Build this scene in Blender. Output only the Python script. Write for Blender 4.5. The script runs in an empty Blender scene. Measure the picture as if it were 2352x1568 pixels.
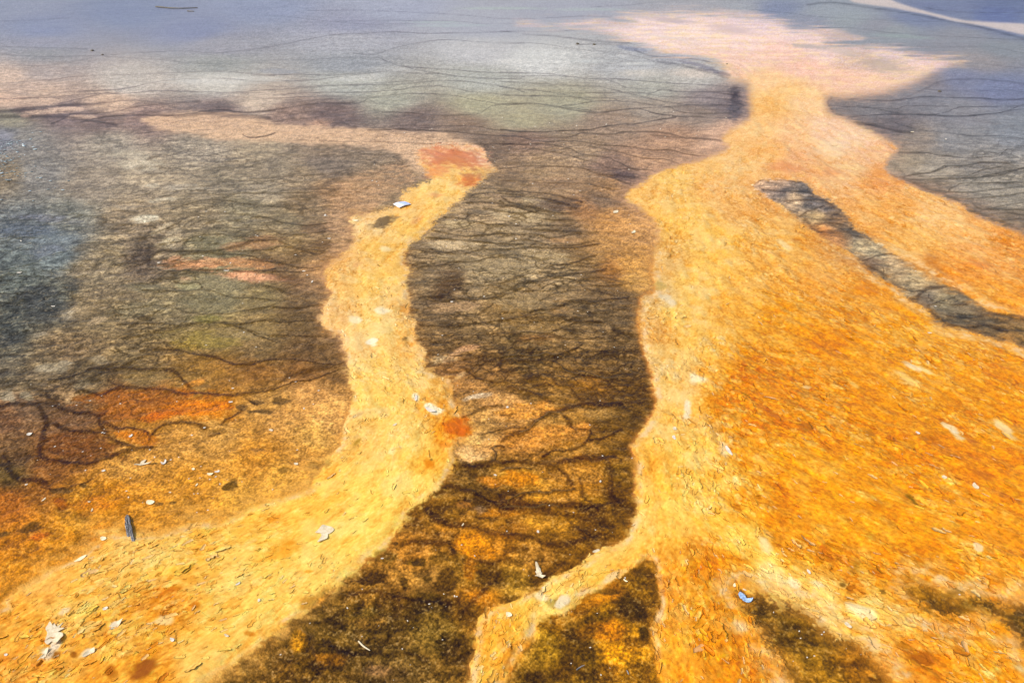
import bpy, bmesh, math, random
import numpy as np
from mathutils import Vector

# ------------------------------------------------------------------ camera
LENS, CAM_H, PITCH = 28.0, 2.4, math.radians(30.3)
QSTEP = 1.5                      # spacing of the ground vertices (2352 = picture width)
sc = bpy.context.scene
cam_d = bpy.data.cameras.new("camera"); cam = bpy.data.objects.new("camera", cam_d)
sc.collection.objects.link(cam); sc.camera = cam
cam_d.lens = LENS; cam_d.sensor_width = 36.0; cam_d.clip_start = 0.05; cam_d.clip_end = 5000
cam.location = (0, 0, CAM_H); cam.rotation_euler = (math.pi/2 - PITCH, 0, 0)

# ------------------------------------------------------------------ sky and sun
SUN_EL, SUN_AZ = math.radians(44), math.radians(-112)       # azimuth from +Y towards +X
w = bpy.data.worlds.new("World"); sc.world = w; w.use_nodes = True
nt = w.node_tree; bgn = nt.nodes["Background"]
sky = nt.nodes.new("ShaderNodeTexSky"); sky.sky_type = 'NISHITA'; sky.sun_disc = False
sky.sun_elevation = SUN_EL; sky.sun_rotation = SUN_AZ; sky.air_density = 1.0; sky.dust_density = 2.0
nt.links.new(sky.outputs[0], bgn.inputs[0]); bgn.inputs[1].default_value = 0.13
sd_ = bpy.data.lights.new("sun", 'SUN'); sd_.energy = 2.2; sd_.angle = math.radians(8.0); sd_.color = (1.0, 0.95, 0.88)
sun = bpy.data.objects.new("sun", sd_); sc.collection.objects.link(sun)
sdir = Vector((math.sin(SUN_AZ)*math.cos(SUN_EL), math.cos(SUN_AZ)*math.cos(SUN_EL), math.sin(SUN_EL)))
sun.rotation_euler = sdir.to_track_quat('Z', 'Y').to_euler(); sun.location = (0, 0, 30)
sc.view_settings.view_transform = 'Standard'; sc.view_settings.look = 'None'
sc.view_settings.exposure = 0.80; sc.view_settings.gamma = 1.0
KLIGHT = np.array([1.39, 1.44, 1.60], np.float32)   # picture value of a white surface in this light (measured)
SHEEN = np.array([1.0, 1.35, 1.8], np.float32)

# ------------------------------------------------------------------ ground plane <-> image pixels
F = 2352/36.0*LENS; cP, sP = math.cos(PITCH), math.sin(PITCH); VH = 784 - F*math.tan(PITCH)
def ground_xy(u, v):
    a = (u-1176)/F; b = (v-784)/F
    dy = cP - b*sP; dz = -sP - b*cP
    t = CAM_H/(-dz)
    return a*t, dy*t
def to_image(X, Y):
    d = Y*cP + CAM_H*sP
    return 1176 + F*X/d, 784 - F*(Y*sP - CAM_H*cP)/d

# tile helper: outlines were traced in pixel coordinates on enlarged image tiles
OX = (0, 574.2, 1148.4, 1720.4); OY = (0, 382.4, 764.9, 1147.3)
def T(c, r, pts): return [(OX[c]+x/3.723, OY[r]+y/3.723) for x, y in pts]

# ------------------------------------------------------------------ noise
rng = np.random.default_rng(7)
TAB = rng.random((256, 256), dtype=np.float32)
def vnoise(x, y, o=0):
    x = x + np.float32(o*17.37); y = y + np.float32(o*31.91)
    xi = np.floor(x); yi = np.floor(y); fx = (x-xi).astype(np.float32); fy = (y-yi).astype(np.float32)
    xi = xi.astype(np.int64) & 255; yi = yi.astype(np.int64) & 255
    x1 = (xi+1) & 255; y1 = (yi+1) & 255
    fx = fx*fx*(3-2*fx); fy = fy*fy*(3-2*fy)
    a = TAB[yi, xi]; b = TAB[yi, x1]; c = TAB[y1, xi]; d = TAB[y1, x1]
    return (a+(b-a)*fx) + ((c+(d-c)*fx) - (a+(b-a)*fx))*fy
def fbm(x, y, f, o=0, n=4, fy=None, foot=None, gain=0.5):
    """n octaves, roughly 0..1, finer octaves fade where the mesh is too coarse for them"""
    fy = f if fy is None else fy
    s = np.zeros_like(x); amp = 1.0; tot = 0.0
    for k in range(n):
        v = vnoise(x*f, y*fy, o+k*3) - 0.5
        if foot is not None: v = v*np.clip(2.0-max(f, fy)*foot*2.0, 0.15, 1)
        s += amp*v; tot += amp; amp *= gain; f *= 2.03; fy *= 2.03
    return np.clip(0.5 + s/tot*1.7, 0, 1)
def sstep(a, b, x):
    t = np.clip((x-a)/(b-a), 0, 1); return t*t*(3-2*t)

# ------------------------------------------------------------------ vertex grid
def axis(lo, hi, step, out):
    core = np.arange(lo, hi+step, step)
    g = step*np.cumsum(1.16**np.arange(1, 80)); g = g[g < out]
    return np.concatenate([lo-g[::-1], core, core[-1]+g])
ucol = axis(-230, 2352+230, QSTEP, 9000)
vrow_core = np.arange(-60, 1568+130, QSTEP)
s0 = -60-VH; up = []; s_ = s0
while s_ > 2.2: s_ *= 0.962; up.append(VH+s_)
g = QSTEP*np.cumsum(1.14**np.arange(1, 60)); g = g[g < 2600]
vrow = np.concatenate([np.array(up[::-1]), vrow_core, vrow_core[-1]+g])
NC, NR = len(ucol), len(vrow)
U, V = np.meshgrid(ucol, vrow); U = U.ravel(); V = V.ravel()
X, Y = ground_xy(U, V); X = X.astype(np.float32); Y = Y.astype(np.float32)
DEP = (Y*cP + CAM_H*sP)
SX = F/DEP                                    # image pixels per metre across
SY = F*CAM_H/(DEP*DEP)                        # image pixels per metre in depth
foot = (QSTEP/np.sqrt(SX*SY)).astype(np.float32)
print("grid", NC, NR, NC*NR)
U = U.astype(np.float32); V = V.astype(np.float32)
SX = SX.astype(np.float32); SY = SY.astype(np.float32)

def warp(amp, f, o, n=3):
    a = (fbm(X, Y, f, o, n, foot=foot)-0.5)*2*amp; b = (fbm(X, Y, f, o+40, n, foot=foot)-0.5)*2*amp
    return U + a*SX, V + b*SY*1.0
W1 = warp(0.013, 11, 3, 4)        # fine wobble of edges
W2 = warp(0.026, 5.0, 9, 5)       # blotch wobble

# ------------------------------------------------------------------ smooth fields from sample points
def vmap(v): return v + 500*(1-np.exp(-np.clip(v, -150, None)/250.0))
def field(pts, eps=18.0, p=2.0, W=None):
    gx = np.arange(-260, 2640, 12.0); gy = np.arange(-150, 1760, 8.0)
    GX, GY = np.meshgrid(gx, gy); GVm = vmap(GY)
    num = 0; den = 0
    for q in pts:
        d2 = (GX-q[0])**2 + ((GVm-vmap(q[1]))*1.15)**2 + eps*eps
        wgt = d2**(-p); num = num + wgt[..., None]*np.array(q[2:], float); den = den + wgt
    G = (num/den[..., None]).astype(np.float32)
    u, v = W if W is not None else (U, V)
    fx = np.clip((u+260)/12.0, 0, len(gx)-1.001); fy = np.clip((v+150)/8.0, 0, len(gy)-1.001)
    ix = fx.astype(np.int32); iy = fy.astype(np.int32); tx = (fx-ix)[:, None]; ty = (fy-iy)[:, None]
    return (G[iy, ix]*(1-tx)+G[iy, ix+1]*tx)*(1-ty) + (G[iy+1, ix]*(1-tx)+G[iy+1, ix+1]*tx)*ty

def polysd(poly, W, pad=60):
    """signed distance to a closed outline (negative inside)"""
    u, v = W; P = np.array(poly, np.float32)
    sd = np.full(u.shape, 1e3, np.float32)
    m = np.where((u > P[:, 0].min()-pad) & (u < P[:, 0].max()+pad) & (v > P[:, 1].min()-pad) & (v < P[:, 1].max()+pad))[0]
    x = u[m]; y = v[m]; d2 = np.full(x.shape, 1e9, np.float32); ins = np.zeros(x.shape, bool)
    for i in range(len(P)):
        ax, ay = P[i]; bx, by = P[(i+1) % len(P)]
        ex, ey = bx-ax, by-ay; L = ex*ex+ey*ey+1e-9
        t = np.clip(((x-ax)*ex+(y-ay)*ey)/L, 0, 1)
        d2 = np.minimum(d2, (x-ax-t*ex)**2+(y-ay-t*ey)**2)
        if ay != by:
            c = ((ay > y) != (by > y)) & (x < (bx-ax)*(y-ay)/(by-ay)+ax)
            ins ^= c
    d = np.sqrt(d2); sd[m] = np.where(ins, -d, d)
    return sd
def catmull(pts, n=5, closed=False):
    P = [np.array(p, float) for p in pts]; out = []
    N = len(P)
    for i in range(N if closed else N-1):
        p0 = P[(i-1) % N] if closed or i > 0 else P[0]; p1 = P[i]; p2 = P[(i+1) % N]
        p3 = P[(i+2) % N] if closed or i+2 < N else P[-1]
        for k in range(n):
            t = k/n
            out.append(tuple(0.5*((2*p1)+(-p0+p2)*t+(2*p0-5*p1+4*p2-p3)*t*t+(-p0+3*p1-3*p2+p3)*t**3)))
    if not closed: out.append(tuple(P[-1]))
    return out

# ------------------------------------------------------------------ mineral and mat colours, estimated by eye at image pixels; far blues hold painted sky reflection
BG = [(0,10,140,145,172),(300,30,125,135,172),(600,20,140,148,182),(900,20,165,168,192),(1300,15,166,166,182),(1700,20,162,162,170),(1900,30,150,155,165),(2150,20,102,110,152),(2330,15,85,95,145),(2340,60,100,108,150),
(100,70,130,138,175),(450,70,130,137,174),(800,60,150,150,176),(1100,60,172,172,186),(100,100,152,150,168),(500,105,160,156,166),(800,90,175,172,180),(100,125,150,147,150),(500,150,158,157,152),(800,148,156,157,162),
(1100,115,196,192,192),(1250,140,208,205,200),(1450,150,180,178,178),(1550,115,165,165,175),(1600,180,188,182,174),(100,165,178,160,152),(20,180,212,182,160),(60,205,195,168,150),(20,232,215,180,155),(300,190,202,190,178),(500,190,210,202,190),(800,190,182,180,170),(1100,190,182,180,170),(1500,205,176,172,160),
(100,220,208,178,155),(250,240,215,182,155),(600,235,208,186,165),(900,230,176,172,155),(1100,240,178,170,140),(1300,240,172,165,140),(1500,245,168,152,136),(1640,225,150,135,132),(1680,240,120,105,105),(1600,265,155,135,120),
(30,272,150,142,122),(60,255,120,100,95),(150,262,130,110,108),(230,280,135,112,104),(330,275,148,122,112),(500,258,120,102,98),(760,268,125,105,100),(660,262,150,125,112),(950,272,125,106,98),(1060,285,150,125,105),(1200,275,175,165,135),(1400,280,160,136,115),(1560,320,190,150,120),(1680,310,222,180,150),(1200,320,140,112,95),(1130,340,120,98,82),
(50,322,135,128,120),(10,318,128,126,136),(250,330,165,152,135),(450,345,162,148,130),(600,345,168,150,125),(760,345,140,120,100),(750,375,125,110,98),(640,390,150,135,115),(90,400,132,126,120),(10,400,135,118,95),(200,420,155,140,122),(350,400,178,160,135),(500,420,150,136,115),(600,440,165,150,128),(680,400,150,130,105),(700,470,135,112,85),(760,440,165,130,95),
(1150,400,140,112,85),(1250,390,165,135,102),(1340,350,165,138,110),(1400,385,145,115,100),(1440,400,120,95,85),(1300,420,165,132,100),(1480,370,190,148,115),(1400,430,165,125,85),(1380,460,120,95,75),
(60,520,102,106,110),(160,500,128,126,116),(130,560,112,118,122),(300,500,152,132,106),(450,500,138,122,98),(650,500,130,115,90),(560,480,150,138,112),(1050,480,130,105,80),(1130,460,135,110,82),(1050,560,115,92,66),(1250,500,150,125,92),(1290,520,120,95,70),
(1340,480,175,125,80),(1400,500,200,145,85),(1450,530,205,150,90),(1390,560,195,140,78),(1450,600,205,148,78),(1400,620,160,108,55),(1470,640,215,160,85),
(40,600,98,104,104),(130,590,110,118,120),(200,620,145,128,102),(320,600,95,78,65),(260,590,150,132,102),(350,560,100,85,70),(500,560,130,118,92),(500,580,140,130,98),(650,620,120,92,62),(690,590,130,100,65),(650,560,165,135,90),(700,650,150,115,80),(960,640,105,80,52),(1030,640,88,64,40),(1100,620,150,128,92),(1180,600,160,138,100),(1290,620,110,85,52),(1350,600,120,88,50),(1380,660,105,75,42),
(60,700,74,74,70),(20,740,70,70,65),(110,690,78,78,72),(40,640,88,92,88),(200,700,138,118,88),(260,720,132,114,84),(400,700,132,118,88),(500,680,140,128,95),(600,680,130,112,75),(700,700,105,80,52),(720,620,200,150,100),(700,740,98,75,46),(1000,720,105,78,50),(1100,740,130,100,62),(1200,740,140,112,70),(1400,740,85,60,34),(1435,700,78,55,32),
(20,800,85,78,66),(150,800,135,110,78),(100,830,120,100,72),(300,800,128,108,76),(500,770,145,122,72),(600,760,140,115,72),(600,800,128,102,66),(700,790,98,72,45),(750,760,92,68,42),(750,810,100,72,42),(1000,800,105,75,42),(1200,820,102,75,40),(1350,820,92,64,32),(1450,830,78,54,28),
(60,880,100,84,62),(20,860,105,92,74),(200,860,110,90,62),(330,855,140,112,70),(450,870,145,108,55),(500,860,150,105,50),(600,850,140,95,45),(700,850,125,85,45),(60,930,110,82,58),(20,960,118,80,50),(150,960,110,78,50),(40,1050,92,62,35),(30,1090,80,58,25),(120,1070,130,80,35),
(350,930,162,98,40),(280,930,150,92,42),(150,1020,125,78,40),(500,930,200,115,30),(700,900,215,155,85),(620,920,205,150,75),(400,1000,205,145,65),(500,990,200,145,70),(330,990,190,115,40),(650,950,215,155,80),(600,1050,212,142,50),(720,1000,222,165,80),(760,950,225,165,90),(300,1050,205,145,65),(100,1130,160,100,35),(30,1150,165,95,30),(60,1250,185,100,15),(20,1330,190,105,15),(200,1150,195,115,25),(250,1150,195,108,18),(330,1180,215,140,40),(450,1130,212,142,45),(650,1100,225,160,62),(550,1150,225,160,60),(700,1050,215,150,65),(450,1190,222,150,50),(150,1230,195,110,18),(180,1200,190,115,30),(230,1240,215,130,30),
(1050,850,150,105,60),(1100,860,130,92,50),(1150,870,120,82,42),(1150,930,210,155,90),(1100,900,165,118,65),(1280,940,165,118,55),(1230,900,130,92,42),(1200,1020,205,140,65),(1100,960,190,140,75),(1090,1010,215,165,95),(1380,900,98,64,24),(1450,900,88,58,22),(1430,1000,105,70,24),(1460,960,92,62,24),(1200,1100,185,115,35),(1300,1060,160,105,35),(1350,1100,150,98,32),(1430,1080,105,70,20),(1100,1130,95,62,20),(1060,1100,110,75,28),(1420,1170,90,58,14),(1050,1220,145,95,32),(1030,1170,120,80,25),(1150,1250,160,102,30),(1230,1290,165,112,42),(1300,1230,120,78,22),(1350,1260,110,72,18),(1200,1180,140,90,28),(1150,1170,120,78,22),(1130,1330,130,90,30),(1180,1340,175,115,35),(1100,1370,165,100,20),
(900,1330,155,106,42),(1000,1330,150,105,46),(930,1260,160,105,38),(1060,1300,120,82,26),(850,1360,140,96,34),(850,1400,92,66,22),(750,1450,78,54,16),(820,1450,98,70,26),(900,1480,110,80,32),(1000,1380,92,66,22),(650,1530,100,66,20),(700,1500,105,72,22),(1000,1450,98,72,26),(1050,1530,88,60,20),(600,1560,120,82,28),(900,1550,100,72,32),(1070,1400,120,80,22),
(1300,1400,165,105,22),(1330,1450,125,84,22),(1450,1340,120,80,15),(1400,1350,165,100,15),(1440,1400,95,62,15),(1250,1480,180,118,25),(1210,1480,190,125,35),(1400,1440,185,112,12),(1350,1520,110,76,18),(1300,1530,125,85,20),(1420,1510,205,118,10),(1220,1560,105,72,18),(1460,1540,190,115,20),
(1710,1370,120,80,20),(1750,1400,88,62,18),(1850,1440,105,74,16),(1830,1500,125,88,20),(1800,1450,85,60,16),(1900,1470,100,70,16),(1900,1550,135,92,20),(1970,1530,140,88,18),(2150,1380,140,95,22),(2250,1400,72,50,14),(2340,1430,42,32,10),(2300,1380,100,66,14),(2350,1500,75,55,20),
(2000,240,128,122,124),(1925,240,120,112,112),(2100,210,128,126,134),(2200,180,122,124,150),(2130,185,125,118,125),(2300,200,116,120,150),(2200,260,138,134,138),(2340,300,135,136,142),(2200,320,138,134,134),(2050,290,110,100,102),(1980,300,95,88,90),(2100,320,150,134,120),(2080,370,165,148,125),(2250,380,138,132,128),(2140,395,165,155,142),(2130,430,115,98,88),(2250,430,150,145,138),(2230,480,105,92,85),(2330,450,140,135,128),(2340,510,115,100,88),(2200,90,138,136,146),(2300,115,132,134,142),(2250,140,150,140,140),(2050,70,142,146,152),(1950,45,150,156,162),(2100,45,108,116,155),(2020,60,140,138,150),(1850,50,138,140,160),(1780,22,120,128,162),(1640,25,168,162,168)]

YL = [(1500,50,232,212,204),(1350,58,225,205,200),(1250,56,210,195,195),(1600,80,238,216,200),(1750,50,228,208,204),(1700,100,240,212,196),(1850,80,228,205,195),(1950,95,222,200,190),(1900,118,232,205,192),(1800,120,238,200,178),(1850,155,238,195,168),(1960,135,205,182,168),(2000,195,232,195,165),(2100,170,226,196,172),(2150,145,225,198,188),(2050,120,226,204,198),(2210,140,215,190,178),(1930,180,238,195,165),(1700,140,242,205,180),(1660,160,230,195,165),
(1760,190,246,200,140),(1800,210,248,200,130),(1770,240,246,190,110),(1850,230,248,205,150),(1740,300,250,200,130),(1900,300,246,205,165),(1960,320,245,208,168),(2000,350,240,190,145),(1830,310,245,195,140),(1750,350,244,185,110),(1850,370,236,178,125),(1950,390,240,195,140),(2030,410,235,165,100),(1700,370,245,200,130),(1620,385,245,195,115),(1550,410,248,200,105),(1650,430,244,190,115),(1480,430,245,195,110),(1580,500,248,198,100),(1700,480,238,182,105),(1780,440,236,175,105),(1650,560,250,200,95),(1600,640,252,205,105),(1750,560,240,185,95),(1800,600,240,175,75),(1520,600,230,185,110),(1510,690,225,190,125),(1550,720,252,208,108),(1500,760,238,185,105),(1600,800,250,200,95),(1500,830,240,200,120),(1700,700,244,182,75),(1800,740,232,152,38),(1900,840,226,132,18),(1700,870,226,130,15),(1680,930,228,135,18),(1760,960,222,125,12),(1640,870,245,180,70),(1900,640,240,170,75),(1980,700,235,160,50),(1950,580,215,160,95),
(2100,560,242,185,100),(2050,480,242,180,100),(2150,490,245,195,125),(2300,600,240,170,90),(2250,560,245,180,105),(2200,620,235,150,70),(2140,610,215,145,75),(2330,560,235,160,80),(2250,680,232,150,58),(2340,720,232,145,50),(2100,760,234,156,42),(2200,820,235,152,35),(2300,880,232,145,25),(2000,820,232,145,30),(2100,900,235,155,40),(2100,1000,226,135,14),(2250,1000,230,140,18),(1900,960,226,130,12),(1800,1040,235,150,28),(1720,1040,240,165,45),(2000,1080,230,142,18),(2250,1100,228,138,15),(2340,1150,225,135,15),
(1550,900,252,208,115),(1540,980,250,200,100),(1580,1050,252,206,98),(1500,1080,248,192,85),(1520,1150,250,198,88),(1600,1130,252,205,100),(1480,1200,248,200,110),(1650,1110,246,192,80),(1700,1170,242,175,60),(1800,1190,226,140,25),(1900,1150,235,155,35),(1700,1240,250,205,98),(1770,1290,252,210,110),(1650,1200,248,198,85),(1830,1340,250,205,105),(1900,1370,252,212,125),(2000,1400,250,205,110),(1960,1350,215,145,50),(2050,1430,246,185,80),(2150,1470,238,160,45),(2250,1520,234,150,32),(2100,1520,225,130,22),(2200,1390,215,140,40),(2100,1340,205,135,35),(2050,1300,222,140,30),(1900,1270,222,140,28),(1820,1250,220,138,30),(2200,1280,226,140,22),(2100,1200,232,148,28),(2300,1330,222,135,22),(2320,1250,222,130,15),(2000,1200,230,148,28),
(1600,1250,232,165,65),(1600,1320,226,142,32),(1550,1230,246,190,80),(1570,1400,242,170,50),(1550,1480,242,168,45),(1510,1330,235,160,60),(1510,1420,226,145,32),(1650,1400,226,145,35),(1620,1500,226,142,30),(1700,1480,222,138,28),(1700,1550,222,132,22),(1580,1560,238,160,40),(1660,1310,220,140,32),(1500,1560,235,155,40),
(1420,1260,248,195,92),(1350,1310,250,200,95),(1280,1350,252,205,105),(1200,1390,252,200,90),(1150,1430,250,190,75),(1130,1480,248,190,78),(1110,1560,248,195,88),(1180,1500,235,165,55),(1250,1400,250,215,130),
(1000,345,240,190,145),(1100,360,245,205,165),(1040,385,245,195,110),(900,440,244,198,120),(1080,400,246,195,110),(1000,440,250,208,118),(930,480,248,200,115),(850,520,242,205,140),(950,520,250,205,110),(870,570,248,200,105),(800,600,240,190,115),(850,650,252,208,112),(770,660,240,190,110),(870,750,252,216,128),(770,720,246,200,130),(920,720,246,200,120),(850,850,253,212,115),(960,800,250,200,115),(820,800,248,205,130),(900,930,253,213,112),(960,880,252,208,110),(1010,900,246,190,90),(1020,940,244,175,70),(950,1000,253,216,122),(1030,990,242,165,50),(850,1100,253,213,112),(820,1020,246,200,110),(980,1080,248,195,85),(800,1200,252,212,112),(950,1120,253,215,120),(730,1150,250,200,95),(650,1250,250,202,98),(560,1200,250,198,92),(720,1300,252,214,125),(400,1300,248,196,88),(450,1230,245,190,85),(300,1260,243,195,110),(350,1270,248,200,110),(220,1310,242,188,90),(200,1370,247,190,85),(100,1360,240,180,90),(100,1480,240,172,65),(40,1440,240,170,60),(300,1450,246,185,72),(180,1540,240,170,60),(400,1400,238,168,62),(500,1430,250,200,98),(600,1380,253,212,118),(560,1450,252,212,120),(460,1520,250,205,115),(40,1550,236,160,52),(20,1400,225,150,55),(350,1540,238,165,55)]

LS = catmull(T(1,1,[(870,420),(1000,400),(1150,360),(1260,330),(1330,210),(1450,150),(1550,110)])+T(1,0,[(1480,1440),(1420,1300),(1600,1240),(1850,1240),(1980,1270),(2060,1380),(2110,1460)])
 +T(1,1,[(2060,50),(1900,190),(1780,310),(1620,430),(1500,550),(1370,650),(1330,720),(1320,800),(1370,880),(1330,960),(1335,1030),(1350,1130),(1350,1280),(1420,1330),(1410,1400),(1440,1520)])
 +T(1,2,[(1440,90),(1500,180),(1490,300),(1600,370),(1720,410),(1725,560),(1800,740),(1870,820),(1800,930),(1740,1000),(1740,1120),(1680,1230),(1620,1330),(1480,1430),(1350,1560)])
 +T(1,3,[(1300,200),(1150,380),(1020,480),(870,600),(740,710),(600,800),(400,980),(280,1080),(100,1230)])+T(0,3,[(2240,1230),(2050,1350),(1850,1480),(1650,1660),(1400,2000),(-900,2000),(-900,1100)])
 +T(0,3,[(0,950),(50,890),(120,820),(250,740),(400,640),(520,590),(640,520),(750,470),(830,360),(870,290),(1000,300),(1130,320),(1250,320),(1500,250),(1700,190),(1900,200),(2100,100)])
 +T(1,2,[(0,1500),(200,1430),(400,1380),(530,1330),(580,1240),(700,1070),(760,960),(800,860),(840,700),(890,560),(850,400),(830,200)])
 +T(1,1,[(810,1560),(770,1450),(640,1400),(620,1280),(640,1180),(690,1080),(650,1000),(660,900),(700,830),(790,760),(850,700),(900,620),(880,520)]), 3, True)

RS = catmull(T(2,0,[(150,202),(700,230),(1100,350),(1350,440),(1750,510),(1900,570),(1960,680),(2120,730),(2140,900),(2120,1030),(1900,1180),(1950,1290),(1600,1400),(1350,1480),(1230,1560)])
 +T(2,1,[(1130,190),(1080,270),(1200,350),(1330,480),(1370,620),(1310,760),(1310,900),(1330,1050),(1220,1130),(1200,1300),(1215,1500)])
 +T(2,2,[(1215,100),(1290,350),(1320,550),(1310,690),(1200,860),(1150,980),(1165,1100),(1160,1300),(1170,1560)])
 +T(2,3,[(1165,150),(1110,290),(1000,370),(900,400),(780,480),(700,580),(560,620),(430,660),(330,760),(200,810),(50,880),(-50,900),(-170,1000),(-200,1100),(-230,1250),(-240,1560),(-260,2100),(4000,2200)])
 +[(2900,1500),(2900,800),(2600,640)]+T(3,1,[(2350,590),(2100,500),(1900,410),(1800,325),(1600,250),(1370,150)])+T(3,0,[(1290,1530),(1170,1460),(1190,1350),(1270,1270),(1150,1180),(1000,1100),(850,1030),(690,960),(660,830),(830,820),(1050,800),(1300,750),(1550,650),(1720,570),(1850,525),(1650,490),(1450,470),(1200,420),(900,385),(650,375),(800,345),(965,342),(820,300),(650,260),(560,240),(400,235),(200,160),(0,135)])
 +T(2,0,[(2150,140),(1850,120),(1550,110),(1200,120),(1000,140),(1150,190),(1000,200),(850,190),(650,185),(400,205)]), 3, True)

POCKETS = [  # openings of dark ground inside the right hand mat: outline, edge softness
 (T(2,3,[(1310,530),(1350,680),(1370,830),(1330,950),(1300,1060),(1290,1180),(1330,1350),(1380,1500),(1400,1800),(20,1800),(60,1480),(150,1340),(250,1200),(340,1010),(560,970),(700,860),(850,790),(1000,690),(1130,590)]), 5),
 ([(1690,1352),(1720,1360),(1780,1376),(1840,1395),(1880,1430),(1930,1460),(1980,1478),(2015,1520),(2060,1600),(2100,1700),(1850,1700),(1835,1600),(1800,1540),(1775,1500),(1740,1440),(1712,1400)], 9),
 ([(2080,1335),(2130,1340),(2180,1365),(2260,1378),(2352,1385),(2500,1380),(2500,1600),(2370,1500),(2320,1440),(2290,1420),(2240,1395),(2200,1410),(2150,1405),(2105,1375)], 9),
 (T(3,1,[(40,150),(120,120),(300,118),(470,140),(540,190),(560,240),(700,290),(800,370),(880,460),(940,540),(1080,620),(1260,740),(1450,860),(1550,930),(1700,1010),(1850,1080),(2000,1190),(2130,1240),(2350,1270),(2800,1400),(2800,1900),(2350,1560),(2150,1490),(1900,1420),(1700,1370),(1600,1320),(1500,1220),(1380,1140),(1300,1070),(1200,990),(1050,910),(970,830),(880,740),(760,670),(620,600),(500,520),(400,430),(300,350),(180,280),(50,200)]), 4),
]
ISL = [(1735,422,205,165,130),(1790,428,195,160,130),(1800,438,95,85,82),(1850,440,85,78,76),(1830,452,190,160,125),(1870,465,78,72,72),(1900,480,90,80,76),(1880,495,185,155,110),(1910,492,130,105,80),(1930,505,130,100,70),(1950,515,110,95,80),(1890,530,170,115,65),(1920,545,160,115,75),(1975,535,75,68,62),(1980,560,185,165,128),(2010,580,180,162,128),(2060,600,185,158,120),(2000,600,110,92,76),(2040,625,150,130,100),(2110,640,172,150,112),(2080,660,160,140,108),(2130,690,110,98,84),(2170,690,160,142,108),(2150,715,90,82,68),(2210,700,120,105,82),(2200,730,80,70,55),(2260,730,85,72,55),(2300,750,100,78,48),(2270,760,62,52,38),(2320,770,150,112,62),(2340,790,140,108,62),(2350,740,95,75,48)]

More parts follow.
